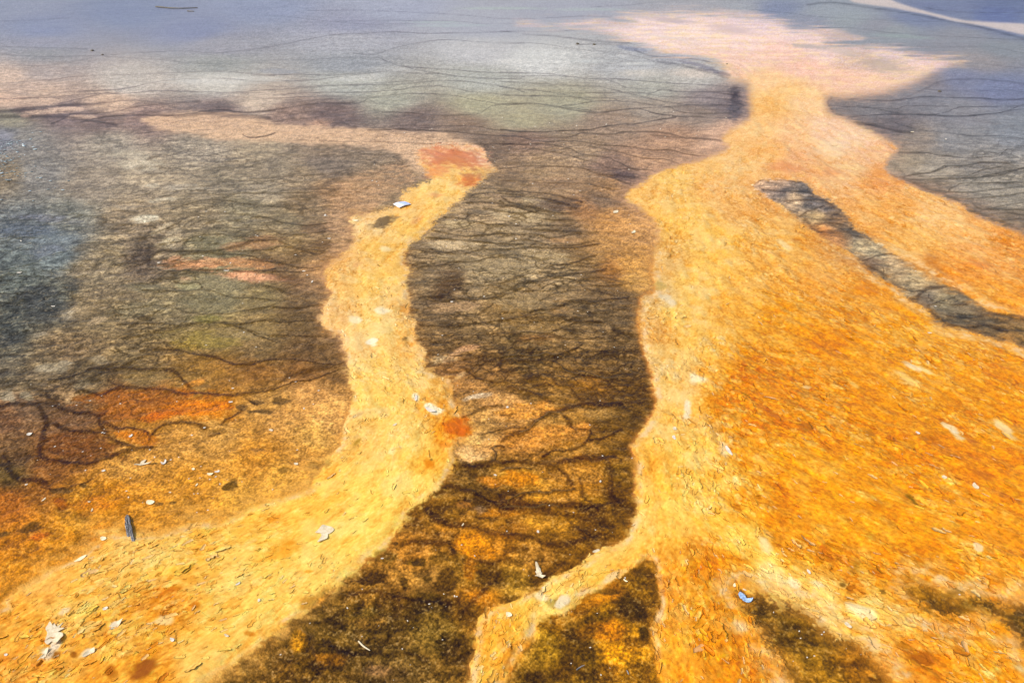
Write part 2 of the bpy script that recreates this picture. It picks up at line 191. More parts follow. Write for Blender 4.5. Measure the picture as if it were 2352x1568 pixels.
# pale and coloured patches: cx, cy, rx, ry, tilt, rgb, strength, softness
PATCH = [(1045,360,62,22,3,196,104,72,.72,.55),(1075,414,22,12,-20,202,100,58,.72,.5),(1000,392,30,12,-20,225,140,95,.6,.6),(985,352,30,12,0,225,150,115,.5,.7),
(920,412,44,14,0,125,110,92,.85,.35),(870,418,30,8,0,140,115,90,.7,.5),(878,510,26,10,-18,112,92,68,.9,.35),(1017,318,17,7,0,125,108,95,.8,.5),(1065,322,14,5,0,140,120,105,.7,.5),(855,475,16,9,-20,160,125,90,.6,.5),
(335,503,32,9,0,222,208,180,.85,.5),(325,375,50,13,0,205,190,165,.8,.5),(300,352,45,8,0,200,186,162,.6,.6),(290,470,22,12,0,200,178,148,.6,.6),(350,424,16,5,0,205,190,165,.7,.5),(380,458,36,5,-5,212,196,168,.7,.5),(420,430,40,7,0,185,170,148,.6,.5),
(362,588,18,7,-20,222,196,158,.85,.4),(395,549,22,7,-10,212,192,155,.8,.4),(380,562,24,6,0,205,185,150,.7,.4),(370,525,26,6,-25,205,185,152,.7,.4),(400,530,20,6,-20,200,180,148,.6,.4),(405,590,16,5,-5,210,160,120,.7,.5),(480,556,46,16,0,140,130,100,.8,.4),
(455,604,62,13,0,222,160,112,.85,.35),(560,605,60,10,4,205,145,95,.7,.5),(570,635,72,11,6,240,172,128,.85,.45),(500,650,60,18,10,145,132,100,.8,.4),(575,562,60,11,-4,185,140,98,.7,.5),(600,548,40,8,0,165,125,85,.7,.5),(425,638,14,5,0,200,165,125,.8,.4),(430,655,24,7,0,160,150,112,.8,.4),(470,688,64,14,4,135,124,95,.8,.4),
(500,698,64,14,0,136,124,92,.6,.4),(335,660,40,10,0,150,140,108,.5,.5),(320,708,60,15,-8,140,126,95,.7,.4),(470,775,90,20,5,150,128,68,.9,.35),(430,790,34,9,0,172,142,62,.6,.8),(470,728,32,8,0,145,135,72,.6,.6),(550,765,60,16,5,148,125,85,.7,.4),(380,768,60,14,0,145,122,80,.6,.4),
(190,712,46,12,-12,180,156,120,.7,.4),(225,735,28,7,-10,185,160,125,.7,.4),(155,720,14,7,0,205,185,152,.8,.4),(120,842,34,14,-8,185,168,138,.8,.35),(225,828,20,9,0,165,145,112,.7,.4),(185,880,18,9,-30,165,145,112,.6,.4),(155,912,22,13,0,205,165,115,.75,.35),(65,910,12,9,0,165,150,122,.7,.35),(15,910,20,14,0,170,155,128,.7,.35),(75,872,30,8,0,165,138,100,.5,.5),(90,768,16,5,-10,195,178,150,.7,.4),
(340,865,55,12,0,142,114,70,.8,.3),(480,850,40,20,20,165,120,52,.5,.6),(445,880,26,6,-25,230,150,60,.6,.6),(350,930,140,32,0,165,98,36,.85,.3),(465,935,62,27,0,218,122,22,.8,.6),(380,955,50,10,-8,205,105,15,.7,.6),(200,1025,90,28,3,122,74,34,.75,.35),(170,965,55,22,0,128,90,58,.7,.4),(310,1002,45,12,10,205,118,30,.7,.5),
(529,1107,20,10,-12,98,70,26,.92,.3),(148,1128,20,7,0,112,80,42,.85,.4),(193,1114,10,7,0,112,80,38,.8,.4),(397,1152,9,4,-10,105,75,32,.8,.4),(365,1155,9,3,0,120,85,40,.8,.4),(67,1210,21,9,-18,105,70,28,.9,.4),(12,1225,12,6,0,100,68,22,.8,.5),(435,1188,9,5,0,135,92,30,.8,.5),(215,1160,48,16,0,200,112,20,.6,.7),(137,1160,16,10,0,150,78,10,.7,.6),(90,1230,18,10,0,190,88,8,.6,.6),
(589,925,14,5,0,115,85,50,.85,.4),(600,946,24,4,0,110,82,48,.85,.4),(640,918,20,9,0,120,88,48,.8,.4),(560,935,12,5,0,110,80,45,.8,.4),(665,970,8,5,0,140,105,55,.6,.5),(590,1030,14,4,0,150,105,55,.7,.5),(655,1080,14,8,0,130,92,35,.7,.5),(720,1070,9,8,0,125,88,35,.7,.5),(745,1060,8,9,0,150,110,50,.6,.5),(500,990,20,7,0,140,100,45,.6,.5),
(389,1362,28,8,-28,205,105,8,.8,.6),(440,1330,20,8,0,225,140,35,.6,.7),(328,1545,26,12,-25,140,70,8,.85,.5),(258,1553,12,10,-30,170,88,10,.8,.5),(121,1505,12,8,0,140,78,10,.85,.5),(172,1506,8,6,0,150,80,12,.8,.5),(365,1380,16,5,-30,215,125,20,.6,.6),(455,1395,10,5,0,205,115,20,.7,.6),(380,1418,8,4,0,180,95,15,.8,.5),(575,1455,12,5,0,205,110,15,.7,.5),
(126,1464,16,24,10,252,238,215,.95,.3),(118,1440,8,9,0,250,225,180,.8,.3),(100,1500,14,10,-40,238,222,200,.8,.4),(207,1505,18,7,-20,252,236,205,.85,.4),(385,1435,20,10,0,252,222,160,.8,.4),(268,1440,14,7,-25,252,228,205,.9,.3),(150,1405,16,6,-20,250,228,190,.7,.4),
(649,1263,28,14,-25,232,145,30,.7,.8),(665,1245,16,6,-10,228,135,20,.6,.7),(710,1311,8,3,0,225,135,25,.7,.6),(990,945,22,9,20,255,246,215,.95,.3),(957,918,6,9,0,255,240,200,.9,.4),(860,788,12,8,0,255,246,220,.9,.4),(878,714,14,7,0,255,240,205,.8,.4),(882,570,12,7,0,252,235,190,.7,.5),(820,734,12,8,0,252,238,200,.8,.4),(900,1040,10,8,0,255,238,190,.6,.6),
(821,1015,10,4,-40,165,120,30,.8,.5),(993,1074,9,14,5,225,125,15,.85,.6),(993,1060,4,3,0,120,95,40,.8,.5),(1058,990,26,20,-15,214,98,8,.92,.4),(1020,1025,14,6,0,225,130,35,.6,.6),(1040,980,14,14,0,225,125,30,.5,.7),(822,958,12,5,-20,190,150,100,.6,.6),(1000,880,14,6,0,232,160,60,.7,.6),(925,708,10,6,0,225,150,60,.7,.6),(820,608,10,5,-30,225,165,110,.6,.6),(960,504,14,8,-30,232,165,105,.7,.6),(1001,452,12,5,0,232,160,100,.7,.6),(930,780,5,4,0,160,125,70,.8,.5),
(1017,827,30,8,-10,205,172,125,.85,.4),(1045,815,30,6,-35,215,165,115,.7,.5),(1079,800,24,7,-5,215,160,112,.8,.5),(1165,931,62,20,8,228,165,92,.8,.4),(1095,915,30,6,-15,228,200,165,.7,.5),(1055,886,26,14,0,218,155,85,.6,.6),(1085,1047,42,18,5,238,185,118,.85,.35),(1120,1030,30,14,0,225,160,85,.6,.5),(1050,870,20,5,-35,235,190,130,.6,.5),
(1200,945,66,16,-8,225,150,62,.8,.4),(1160,880,38,12,0,175,128,65,.7,.5),(1347,883,42,18,5,165,112,44,.75,.45),(1270,880,26,12,0,150,105,45,.6,.5),(1263,1000,85,24,-12,216,142,58,.85,.35),(1300,965,40,12,-20,190,135,60,.6,.5),(1382,950,46,12,0,175,130,65,.75,.4),(1330,1040,50,14,-5,190,135,60,.7,.4),(1250,1070,50,10,-4,205,145,70,.6,.5),(1336,1093,55,20,0,205,140,55,.8,.4),(1196,1106,50,16,4,208,128,28,.85,.35),(1120,1112,26,10,0,200,125,38,.8,.4),(1229,1149,38,8,0,220,148,45,.85,.35),(1293,1149,17,8,0,228,160,70,.9,.3),(1360,1152,28,11,0,202,140,42,.75,.4),(1150,1180,60,10,0,190,118,28,.7,.4),(1260,1200,60,18,5,208,142,42,.8,.45),(1190,1215,40,10,0,170,110,35,.6,.5),(1390,1010,60,10,0,170,118,45,.5,.5),(1400,1060,40,10,0,170,115,40,.4,.5),
(1098,1252,52,26,20,212,130,18,.9,.35),(1040,1215,50,8,6,190,125,40,.7,.5),(1080,1300,14,22,10,195,115,15,.7,.5),(1060,1165,14,8,0,200,130,60,.6,.5),(1100,1175,16,12,0,130,98,70,.6,.5),(845,1322,26,11,-8,78,52,16,.95,.25),(955,1284,16,9,-10,92,64,16,.85,.35),(924,1333,8,12,5,88,60,16,.9,.3),(1028,1320,22,32,20,92,62,22,.85,.4),(980,1325,13,10,0,110,78,30,.75,.4),(935,1285,14,6,0,105,74,22,.7,.5),(905,1244,7,4,0,80,54,20,.8,.4),(687,1464,20,22,20,210,138,26,.85,.5),(725,1370,30,12,-30,185,120,35,.7,.5),(1010,1275,26,14,0,110,76,25,.6,.5),(880,1270,22,14,0,105,75,24,.7,.5),(765,1500,28,10,0,175,110,28,.6,.6),(860,1415,40,12,0,160,112,48,.5,.6),(870,1540,30,10,0,165,120,75,.5,.6),
(1390,1455,46,20,0,208,124,8,.85,.45),(1382,1380,44,14,-15,200,122,14,.7,.5),(1457,1397,28,22,10,72,50,18,.85,.45),(1480,1450,10,14,0,60,44,16,.8,.5),(1336,1480,34,44,0,92,64,16,.6,.6),(1375,1425,22,10,0,85,60,16,.7,.5),(1310,1425,20,12,0,180,128,45,.6,.5),(1270,1380,22,10,0,95,66,16,.5,.6),(1390,1362,30,7,0,100,68,14,.8,.5),(1480,1320,10,26,10,110,76,14,.7,.5),(1260,1430,14,14,0,120,80,16,.6,.6),
(2123,1512,26,22,30,160,84,12,.85,.6),(2085,1480,18,7,0,190,112,18,.7,.6),(2150,1462,18,6,0,190,112,18,.6,.6),(1730,1380,20,10,0,70,50,14,.6,.6),(2165,1370,30,12,-20,110,76,20,.7,.5),(2210,1395,16,12,0,90,64,16,.7,.5),(1940,1342,7,5,0,115,82,28,.8,.5),(2032,1355,7,5,0,115,82,28,.7,.5),(1968,1300,16,12,-20,150,105,28,.6,.6),(1900,1250,14,10,0,195,112,14,.6,.7),(2012,1160,22,8,30,210,120,14,.6,.7),(2015,1165,8,5,20,200,110,12,.7,.6),(2000,1000,14,10,0,185,112,16,.7,.6),(2095,1145,14,5,40,110,88,20,.85,.5),(1855,985,14,8,0,175,105,14,.7,.6),(1780,960,20,12,0,205,115,10,.6,.7),(2260,1090,30,8,20,200,112,12,.6,.6),(2130,1010,24,10,20,190,105,14,.6,.6),
(2180,985,26,7,35,252,235,195,.85,.4),(2120,850,22,5,30,250,225,160,.8,.4),(2080,870,20,5,35,248,215,140,.6,.5),(2100,845,24,6,38,235,225,205,.7,.5),(2310,985,30,8,38,246,228,185,.75,.45),(2190,1000,18,5,35,236,226,200,.7,.5),(2238,1120,20,5,30,240,225,190,.3,.5),(2240,1260,10,6,40,250,225,190,.8,.4),(1800,565,18,9,40,252,228,170,.7,.5),(1960,880,16,5,40,250,215,130,.6,.5),(1850,890,10,4,0,250,225,180,.6,.5),
(1600,870,20,12,0,254,240,200,.85,.4),(1575,940,9,20,10,254,242,215,.8,.4),(1545,700,12,8,0,240,225,200,.7,.5),(1530,680,10,10,0,232,218,190,.7,.5),(1515,655,12,9,-20,190,160,90,.8,.4),(1760,1260,20,14,35,254,238,190,.7,.5),(1660,1030,14,16,40,252,235,200,.7,.5),(1780,1310,40,14,30,254,236,180,.5,.6),(1830,1335,20,8,30,254,240,205,.7,.5),(1985,1400,30,12,30,254,238,200,.75,.5),(1880,1340,14,6,20,252,236,200,.6,.5),(1890,1420,8,4,0,230,210,170,.6,.5),(1290,1380,16,8,-30,254,240,215,.8,.4),(1250,1370,16,8,0,254,240,200,.7,.4),(1400,1330,26,6,-30,240,215,170,.7,.5),
(2030,150,52,15,8,186,168,155,.75,.7),(1858,107,42,5,4,182,172,168,.8,.6),(1945,120,40,7,8,200,182,170,.7,.6),(1930,83,40,8,4,175,160,160,.6,.7),(1540,47,44,6,6,188,172,178,.75,.6),(1680,68,46,10,8,212,188,188,.7,.7),(1520,85,40,3,8,225,210,205,.5,.7),(1800,385,32,12,5,226,150,100,.7,.7),(1913,398,24,10,5,228,158,105,.7,.7),(1620,335,28,8,-10,236,190,155,.6,.7),(1900,345,36,18,0,248,222,180,.6,.7),(2020,395,20,10,30,236,160,85,.6,.6),(2150,605,26,14,35,205,130,60,.6,.7),(2250,610,24,10,30,225,130,60,.5,.7),(1990,660,20,12,30,215,125,40,.6,.7),
(1690,212,10,14,0,85,75,80,.85,.5),(1690,245,14,30,0,92,82,88,.8,.5),(1640,166,34,4,14,112,106,118,.8,.6),(1600,150,40,4,14,135,130,142,.7,.6),(1450,112,30,5,8,125,128,150,.6,.7),(1590,170,46,10,4,222,205,190,.6,.7),(1470,168,50,8,0,215,205,192,.6,.7),(1230,125,60,10,0,214,212,208,.6,.8),(1180,140,40,5,0,220,216,210,.6,.6),(1350,140,40,4,0,205,205,202,.6,.6),(1460,146,30,3,0,212,210,206,.7,.6),(1220,150,16,3,0,218,215,210,.7,.6),
(735,282,28,9,0,210,168,140,.7,.6),(190,270,30,5,0,225,190,165,.8,.4),(120,258,60,6,-4,222,188,162,.8,.4),(60,267,14,3,0,215,180,155,.8,.4),(160,251,40,4,0,222,188,165,.8,.4),(80,238,60,9,-4,220,186,160,.6,.5),(500,170,50,5,0,205,200,192,.4,.7),(470,185,90,7,0,216,210,202,.6,.7),(590,180,60,6,0,212,208,200,.5,.7),(820,178,60,6,-4,205,202,196,.6,.6),(900,160,50,6,0,200,196,192,.4,.7),(640,165,50,5,0,158,160,168,.5,.7),(1030,60,80,3,-1,178,188,190,.5,.6),(1000,52,60,3,0,175,185,185,.5,.6),(1150,20,90,2.5,0,180,192,182,.5,.6),(1350,22,80,3,0,178,190,182,.4,.6),(2080,85,60,4,4,150,162,158,.5,.7),(2290,40,50,18,4,95,105,155,.6,.7),(2230,62,30,4,8,118,120,150,.5,.7),
(1187,495,56,13,4,196,170,130,.85,.35),(1229,462,36,8,5,210,185,145,.9,.35),(1057,514,40,8,4,190,165,125,.85,.35),(1140,524,60,9,5,178,152,115,.8,.35),(1045,560,62,10,0,205,178,138,.9,.35),(1036,590,42,9,0,175,150,112,.85,.35),(1100,570,26,5,0,170,145,108,.8,.4),(1188,543,18,5,0,180,152,115,.8,.4),(1301,548,34,6,0,178,138,95,.8,.4),(1262,585,48,13,4,182,156,115,.85,.35),(1165,612,76,20,0,172,148,110,.85,.35),(1250,602,22,9,0,165,140,102,.7,.4),(1044,704,50,11,-4,178,142,102,.8,.4),(1165,712,58,26,0,152,118,70,.7,.45),(1188,695,50,22,0,170,142,100,.8,.35),(1234,740,72,18,4,158,124,76,.85,.35),(1293,712,26,9,0,168,132,88,.75,.4),(1230,660,40,9,-25,165,135,95,.7,.4),(1160,655,44,12,-30,158,132,92,.7,.4),(1130,660,30,10,-20,150,122,82,.6,.4),(1230,780,50,12,0,145,105,60,.7,.4),(1160,765,30,10,0,145,110,66,.6,.4),(1290,690,20,5,0,150,118,78,.6,.4),(1110,400,40,10,0,175,145,110,.4,.6),(1130,470,44,8,8,170,140,105,.5,.5),(1150,455,40,6,10,165,135,105,.5,.5),(1305,395,70,14,6,178,146,112,.6,.6),(1290,420,60,10,0,170,135,102,.5,.6),
(1025,655,40,24,-30,82,60,38,.6,.6),(1280,470,60,12,6,95,78,68,.6,.6),(1430,405,24,12,10,95,78,78,.6,.6),(340,585,22,20,-30,75,62,52,.6,.7),(560,470,50,14,0,118,108,88,.4,.7),(740,560,24,12,0,110,84,58,.6,.6),(730,520,40,14,0,130,100,72,.6,.6),(660,640,30,12,10,115,85,58,.6,.6),(200,565,30,8,-15,110,98,80,.6,.5),(150,640,25,6,0,95,92,82,.5,.6),
(120,545,50,12,-6,128,136,140,.7,.5),(110,575,40,10,-10,125,130,140,.6,.6),(50,530,60,14,0,96,104,120,.5,.6),(100,500,60,8,5,120,120,135,.5,.7),(20,330,60,10,0,124,126,138,.4,.8),(95,695,60,34,20,68,68,68,.4,.6),(160,660,20,10,0,75,74,68,.6,.6),(20,770,30,24,0,60,62,62,.5,.6)]

# dark filaments and terrace edges: tile column, tile row, width, strength, points
VEINS = [
(0,0,1.1,.45,[(0,720),(250,700),(450,690),(600,665),(850,650),(1100,640),(1500,620),(1900,615),(2352,650)]),(0,0,1.3,.6,[(0,848),(280,845),(500,800),(850,775),(1050,755),(1250,715),(1500,675)]),(0,0,1.3,.6,[(250,850),(500,835),(850,800),(1100,795),(1350,775),(1650,778),(2000,790),(2352,755)]),
(0,0,1.2,.5,[(0,965),(250,925),(450,905),(600,870),(850,810)]),(0,0,4.5,.55,[(0,960),(200,945),(450,915),(600,900),(750,895),(900,880)]),(0,0,2,.45,[(900,880),(1150,860),(1400,880),(1700,860)]),(0,0,1.5,.5,[(600,980),(900,965),(1200,910),(1500,885),(1700,870)]),
(0,0,2.5,.6,[(700,1050),(850,1010),(1000,990),(1250,985),(1500,990),(1700,960),(1900,940),(2100,965),(2352,945)]),(0,0,5,.5,[(0,1000),(300,1000),(600,1010),(800,1040),(1000,1080)]),(0,0,5,.4,[(1500,1000),(1800,970),(2000,985),(2300,1010)]),(0,0,3,.5,[(600,975),(560,1010),(450,1060)]),
(0,0,.9,.4,[(0,400),(400,410),(750,425)]),(0,0,.9,.4,[(0,460),(300,490),(900,480),(1100,460),(1600,440),(1850,455),(2352,400)]),(0,0,.9,.4,[(900,490),(1400,515),(1700,545),(2352,545)]),(0,0,1.2,.25,[(0,180),(200,175),(600,150)]),(0,0,1.0,.5,[(1480,680),(1900,670),(2200,690),(2352,690)]),(0,0,.8,.35,[(0,565),(400,560),(800,500)]),(0,0,1,.35,[(1500,830),(1800,800),(2352,790)]),(0,0,1,.35,[(1200,850),(1700,820),(2100,800)]),
(0,0,2,.7,[(2080,1150),(2130,1168),(2200,1168),(2280,1155),(2352,1130)]),
(1,0,1.1,.5,[(0,430),(300,375),(700,300),(1000,290),(1250,275),(1500,290),(2000,280),(2352,270)]),(1,0,.9,.4,[(0,530),(500,510),(900,490),(1100,500)]),(1,0,1.1,.5,[(880,460),(1060,470),(1250,410),(1450,370),(1700,345),(2050,370),(2352,375)]),(1,0,1.3,.55,[(1080,490),(1200,540),(1330,575),(1700,600),(2000,620),(2352,625)]),
(1,0,1,.5,[(0,645),(400,640),(800,640),(1100,600)]),(1,0,1,.45,[(0,690),(500,685),(800,650),(1200,610)]),(1,0,1.3,.6,[(0,775),(400,750),(800,725),(1300,715),(1550,695),(1800,700),(2000,720),(2200,750),(2352,790)]),(1,0,1.2,.55,[(200,810),(600,790),(900,785),(1250,765),(1450,735),(1700,745),(1850,780),(2050,800),(2352,820)]),
(1,0,1.2,.55,[(100,850),(500,830),(800,825),(1000,835),(1100,820),(1350,795),(1650,805),(1850,835),(2050,870),(2200,890),(2352,880)]),(1,0,1.2,.6,[(0,965),(300,930),(600,890),(900,885),(1000,850)]),(1,0,1.1,.55,[(1050,955),(1300,955),(1600,980),(1930,970),(2050,905),(2150,885)]),
(1,0,1.1,.5,[(1330,580),(1650,640),(1900,665),(2352,680)]),(1,0,1,.5,[(1250,620),(1600,635),(1800,665),(2100,680),(2352,660)]),(1,0,1.1,.55,[(1150,1105),(1550,1090),(1650,1075),(1950,1075),(2050,1100),(2352,1130)]),(1,0,1.6,.5,[(1000,1110),(1300,1110),(1700,1120),(1900,1140),(2100,1160),(2352,1170)]),
(1,0,.9,.3,[(100,125),(400,150),(700,185),(1000,180),(1700,180),(2000,205),(2352,195)]),(1,0,.9,.35,[(500,90),(1000,90),(1700,120),(2100,155),(2352,160)]),(1,0,.9,.3,[(700,185),(1000,210),(1400,205)]),(1,0,.9,.4,[(0,720),(500,735),(1300,690),(1700,660)]),
(1,0,1.6,.45,[(2000,1240),(2200,1230),(2352,1240)]),(1,0,1,.4,[(600,1200),(1000,1210),(1800,1235),(2100,1230)]),(1,0,1.5,.35,[(200,900),(700,850),(900,830)]),
(2,0,1.7,.65,[(0,885),(280,880),(500,910),(700,950),(850,960),(1000,940),(1180,925),(1350,980),(1600,1010)]),(2,0,1.3,.6,[(500,905),(700,880),(850,860),(1100,865),(1300,900),(1450,915),(1700,900),(2050,905)]),(2,0,2,.5,[(560,910),(700,930),(800,950)]),
(2,0,1.2,.6,[(0,815),(450,815),(560,800),(800,795),(1000,785),(1200,790),(1290,795),(1400,765),(1600,790),(1850,800),(2050,830)]),(2,0,1.1,.6,[(0,745),(100,760),(250,770),(450,790),(600,820),(800,860)]),(2,0,1.2,.6,[(0,700),(250,715),(400,720),(700,740),(850,740),(1030,780),(1200,820),(1400,870),(1600,900),(1850,910)]),
(2,0,1.2,.6,[(880,670),(1100,680),(1500,715),(1850,740),(2050,760)]),(2,0,1.1,.55,[(0,655),(400,650),(600,655),(720,675)]),(2,0,1.1,.55,[(0,620),(400,630),(720,672),(880,675)]),(2,0,1.1,.55,[(880,670),(1000,710),(1080,745),(1350,760),(1550,785),(1900,790),(2050,800)]),
(2,0,1.1,.55,[(1250,800),(1400,825),(1700,840),(1900,850),(2050,860)]),(2,0,1.1,.5,[(250,820),(500,825),(700,830),(950,835),(1000,855)]),(2,0,1.1,.5,[(1280,800),(1250,840),(1400,870)]),(2,0,1.1,.55,[(1180,925),(1450,920),(1500,950),(1650,975),(1900,970),(2050,960)]),(2,0,1.2,.55,[(1330,980),(1500,1000),(1900,1010),(2060,1010)]),
(2,0,1.8,.65,[(0,1105),(300,1125),(550,1115),(750,1110),(850,1090),(1050,1065),(1130,1070),(1300,1040),(1500,1010)]),(2,0,1.8,.5,[(400,1180),(600,1170),(700,1135),(900,1150),(1100,1130),(1300,1135),(1450,1150),(1600,1190),(1850,1200),(2000,1230)]),
(2,0,1.5,.6,[(0,1155),(150,1165),(300,1205),(500,1210),(700,1210),(850,1240),(1100,1255),(1300,1285),(1450,1285),(1600,1320),(1780,1335)]),(2,0,1.5,.6,[(20,1240),(350,1235),(550,1260),(700,1320),(900,1345),(1000,1385),(1100,1430),(1150,1450),(1300,1455)]),
(2,0,1.3,.55,[(750,1245),(950,1285),(1150,1340),(1300,1365),(1450,1370),(1550,1410),(1650,1425)]),(2,0,1.3,.55,[(250,1270),(450,1300),(650,1350),(850,1400),(950,1440),(1150,1450)]),(2,0,1.6,.55,[(0,1445),(250,1420),(500,1430),(700,1440),(800,1480),(950,1500),(1150,1510)]),(2,0,1.3,.5,[(850,1490),(1000,1540),(1150,1590)]),
(2,0,1,.35,[(0,270),(200,265),(450,270),(700,250)]),(2,0,.9,.35,[(0,155),(300,155),(700,140),(940,148)]),(2,0,1,.4,[(0,365),(300,370),(550,400),(850,440),(1100,465),(1250,500),(1350,545)]),(2,0,1.4,.45,[(650,380),(900,375),(1130,370)]),(2,0,2.2,.45,[(1150,430),(1300,480),(1500,495),(1700,515),(1850,555)]),(2,0,.8,.35,[(780,65),(1100,45),(1250,25),(1500,10)]),
(2,0,3.5,.5,[(1350,530),(1550,560),(1750,620),(1950,670)]),(2,0,2.5,.4,[(200,290),(500,310),(800,350),(1100,365)]),(2,0,3,.5,[(1950,780),(2000,830),(1980,860),(2080,900),(2000,950)]),(2,0,2.5,.5,[(1850,800),(1980,810),(2060,830)]),(2,0,3,.35,[(1300,1160),(1500,1180),(1700,1190),(1900,1210)]),
(3,0,1.8,.6,[(660,810),(800,840),(1000,850),(1150,860),(1300,855),(1500,830),(1700,835),(2000,840),(2200,855),(2352,845)]),(3,0,1.2,.6,[(700,900),(1050,920),(1200,955),(1350,975),(1600,980),(1800,920),(2000,910),(2352,905)]),(3,0,1.4,.65,[(850,1000),(1150,980),(1500,985),(1750,1000),(1950,980),(2150,965),(2352,890)]),(3,0,1.3,.6,[(1600,985),(1900,990),(2150,960),(2352,925)]),
(3,0,1,.5,[(930,900),(1250,930),(1350,905),(1700,910)]),(3,0,1,.5,[(700,860),(900,845),(1100,865)]),(3,0,3.5,.5,[(650,800),(700,830),(680,880),(720,950),(800,990)]),(3,0,1.1,.55,[(1250,1050),(1400,1095),(1550,1115),(1750,1140),(1950,1160),(2200,1160),(2352,1190)]),(3,0,4.5,.5,[(900,1040),(1000,1060),(1150,1090),(1250,1120),(1400,1130)]),
(3,0,1.6,.6,[(1400,1300),(1520,1300),(1700,1330),(1900,1350),(2130,1335),(2200,1280)]),(3,0,3.5,.5,[(1190,1290),(1300,1300),(1400,1300),(1500,1300)]),(3,0,2.2,.6,[(1290,1530),(1370,1490),(1550,1470),(1680,1410),(1850,1410),(2000,1390),(2200,1400)]),(3,0,1.8,.6,[(1300,1540),(1600,1530),(1850,1520),(2100,1500),(2352,1440)]),(3,0,1.6,.55,[(1850,1510),(2000,1450),(2150,1430)]),(3,0,2,.4,[(1450,1500),(1700,1500),(1900,1500)]),
(3,0,1.4,.4,[(1490,60),(1700,95),(2000,110),(2352,110)]),(3,0,3.2,.45,[(500,45),(700,25),(900,45),(1250,95),(1500,140),(1750,190),(2000,240),(2352,330)]),(3,0,.9,.35,[(0,80),(300,110),(600,150),(900,165),(1300,180),(1750,190)]),(3,0,1,.35,[(600,235),(900,240),(1400,300),(2352,340)]),(3,0,1,.4,[(1050,370),(1400,400),(1800,410),(2100,410),(2352,460)]),(3,0,1,.35,[(1650,540),(2000,550),(2352,580)]),(3,0,1,.35,[(1500,770),(2000,780),(2352,770)]),(3,0,2.6,.35,[(1300,850),(1450,790),(1650,700),(1900,680),(2100,690),(2352,720)]),
(3,1,3,.6,[(1210,60),(1300,100),(1400,60),(1550,45),(1700,-10)]),(3,1,2,.6,[(1300,110),(1600,100),(1900,100),(2100,60),(2352,20)]),(3,1,2.2,.55,[(1650,250),(1800,150),(2000,140),(2352,130)]),(3,1,2,.5,[(1900,300),(2000,370),(2200,330),(2352,310)]),(3,1,2.4,.6,[(1950,470),(2050,480),(2200,460),(2352,450)]),(3,1,2,.5,[(1880,400),(2100,370),(2352,380)]),(3,1,2,.5,[(1600,200),(1850,220),(2352,170)]),(3,1,6,.5,[(1300,90),(1450,160),(1700,250),(1900,370),(2100,460),(2350,550)]),(3,1,2,.5,[(1750,280),(2000,270),(2352,230)]),(3,1,2,.5,[(2000,420),(2200,400),(2352,420)]),
(3,1,1.6,.7,[(40,150),(120,120),(280,118),(470,140)]),(3,1,2.2,.7,[(970,800),(1080,760),(1200,738),(1260,745)]),(3,1,1.6,.6,[(1050,830),(1150,850),(1170,900),(1150,950),(1200,1000)]),(3,1,2.6,.7,[(1200,990),(1350,1050),(1500,1050),(1700,1020),(1800,1060)]),(3,1,5,.75,[(1370,1130),(1450,1100),(1520,1040),(1640,1030)]),(3,1,1.5,.7,[(1540,1080),(1540,1120),(1700,1170),(1860,1170)]),(3,1,2,.65,[(1510,1190),(1600,1150),(1750,1110)]),
(3,1,3,.5,[(100,200),(300,215),(500,210),(550,240)]),(3,1,3,.5,[(300,300),(500,280),(650,290),(790,370)]),(3,1,2,.5,[(420,420),(500,380),(650,330)]),(3,1,2,.5,[(470,430),(600,440),(720,440),(700,400),(780,400)]),(3,1,2.5,.5,[(560,480),(700,470),(850,500)]),(3,1,6,.45,[(480,440),(560,540),(700,560),(840,540),(900,490)]),(3,1,3,.5,[(780,520),(900,580),(980,600),(1050,620)]),(3,1,5,.5,[(1000,830),(1100,880),(1180,930)]),(3,1,6,.6,[(1520,1200),(1600,1280),(1750,1350),(1850,1380),(2000,1350),(2200,1400)]),(3,1,5,.5,[(1700,1270),(1900,1280),(2150,1250),(2352,1300)]),
(2,1,1.6,.5,[(0,120),(250,130),(420,150),(700,145),(850,170),(950,190)]),(2,1,1.4,.55,[(300,10),(500,5),(700,15),(780,50),(900,80),(1000,110),(1100,145)]),(2,1,4,.4,[(820,70),(1000,80),(1150,100)]),
(2,1,2.4,.6,[(0,215),(200,220),(450,240),(560,270),(700,300)]),(2,1,2.2,.6,[(0,260),(300,270),(500,300),(600,325)]),(2,1,3.6,.6,[(0,340),(250,350),(400,380),(600,400)]),(2,1,2.2,.55,[(0,300),(100,340),(300,390)]),(2,1,4,.4,[(400,300),(550,320),(650,350)]),(2,1,2,.5,[(0,490),(250,500),(450,490),(600,500)]),(2,1,3,.5,[(320,430),(450,450),(620,450)]),(2,1,2.4,.55,[(0,590),(300,570),(450,600),(700,560)]),(2,1,4,.45,[(200,530),(450,540),(700,550)]),
(2,1,2.4,.55,[(0,640),(250,620),(450,670),(700,650),(800,620)]),(2,1,3,.6,[(0,700),(200,680),(450,690),(700,670),(850,650)]),(2,1,3,.6,[(0,750),(200,750),(330,780),(430,830),(550,830),(700,790),(820,750)]),(2,1,2,.6,[(300,800),(330,860),(400,870),(480,830)]),(2,1,2.4,.5,[(0,1000),(150,950),(250,910),(400,900),(550,860),(850,830)]),(2,1,3.4,.6,[(0,1090),(120,1020),(200,990),(420,970),(560,920),(700,900),(900,870)]),
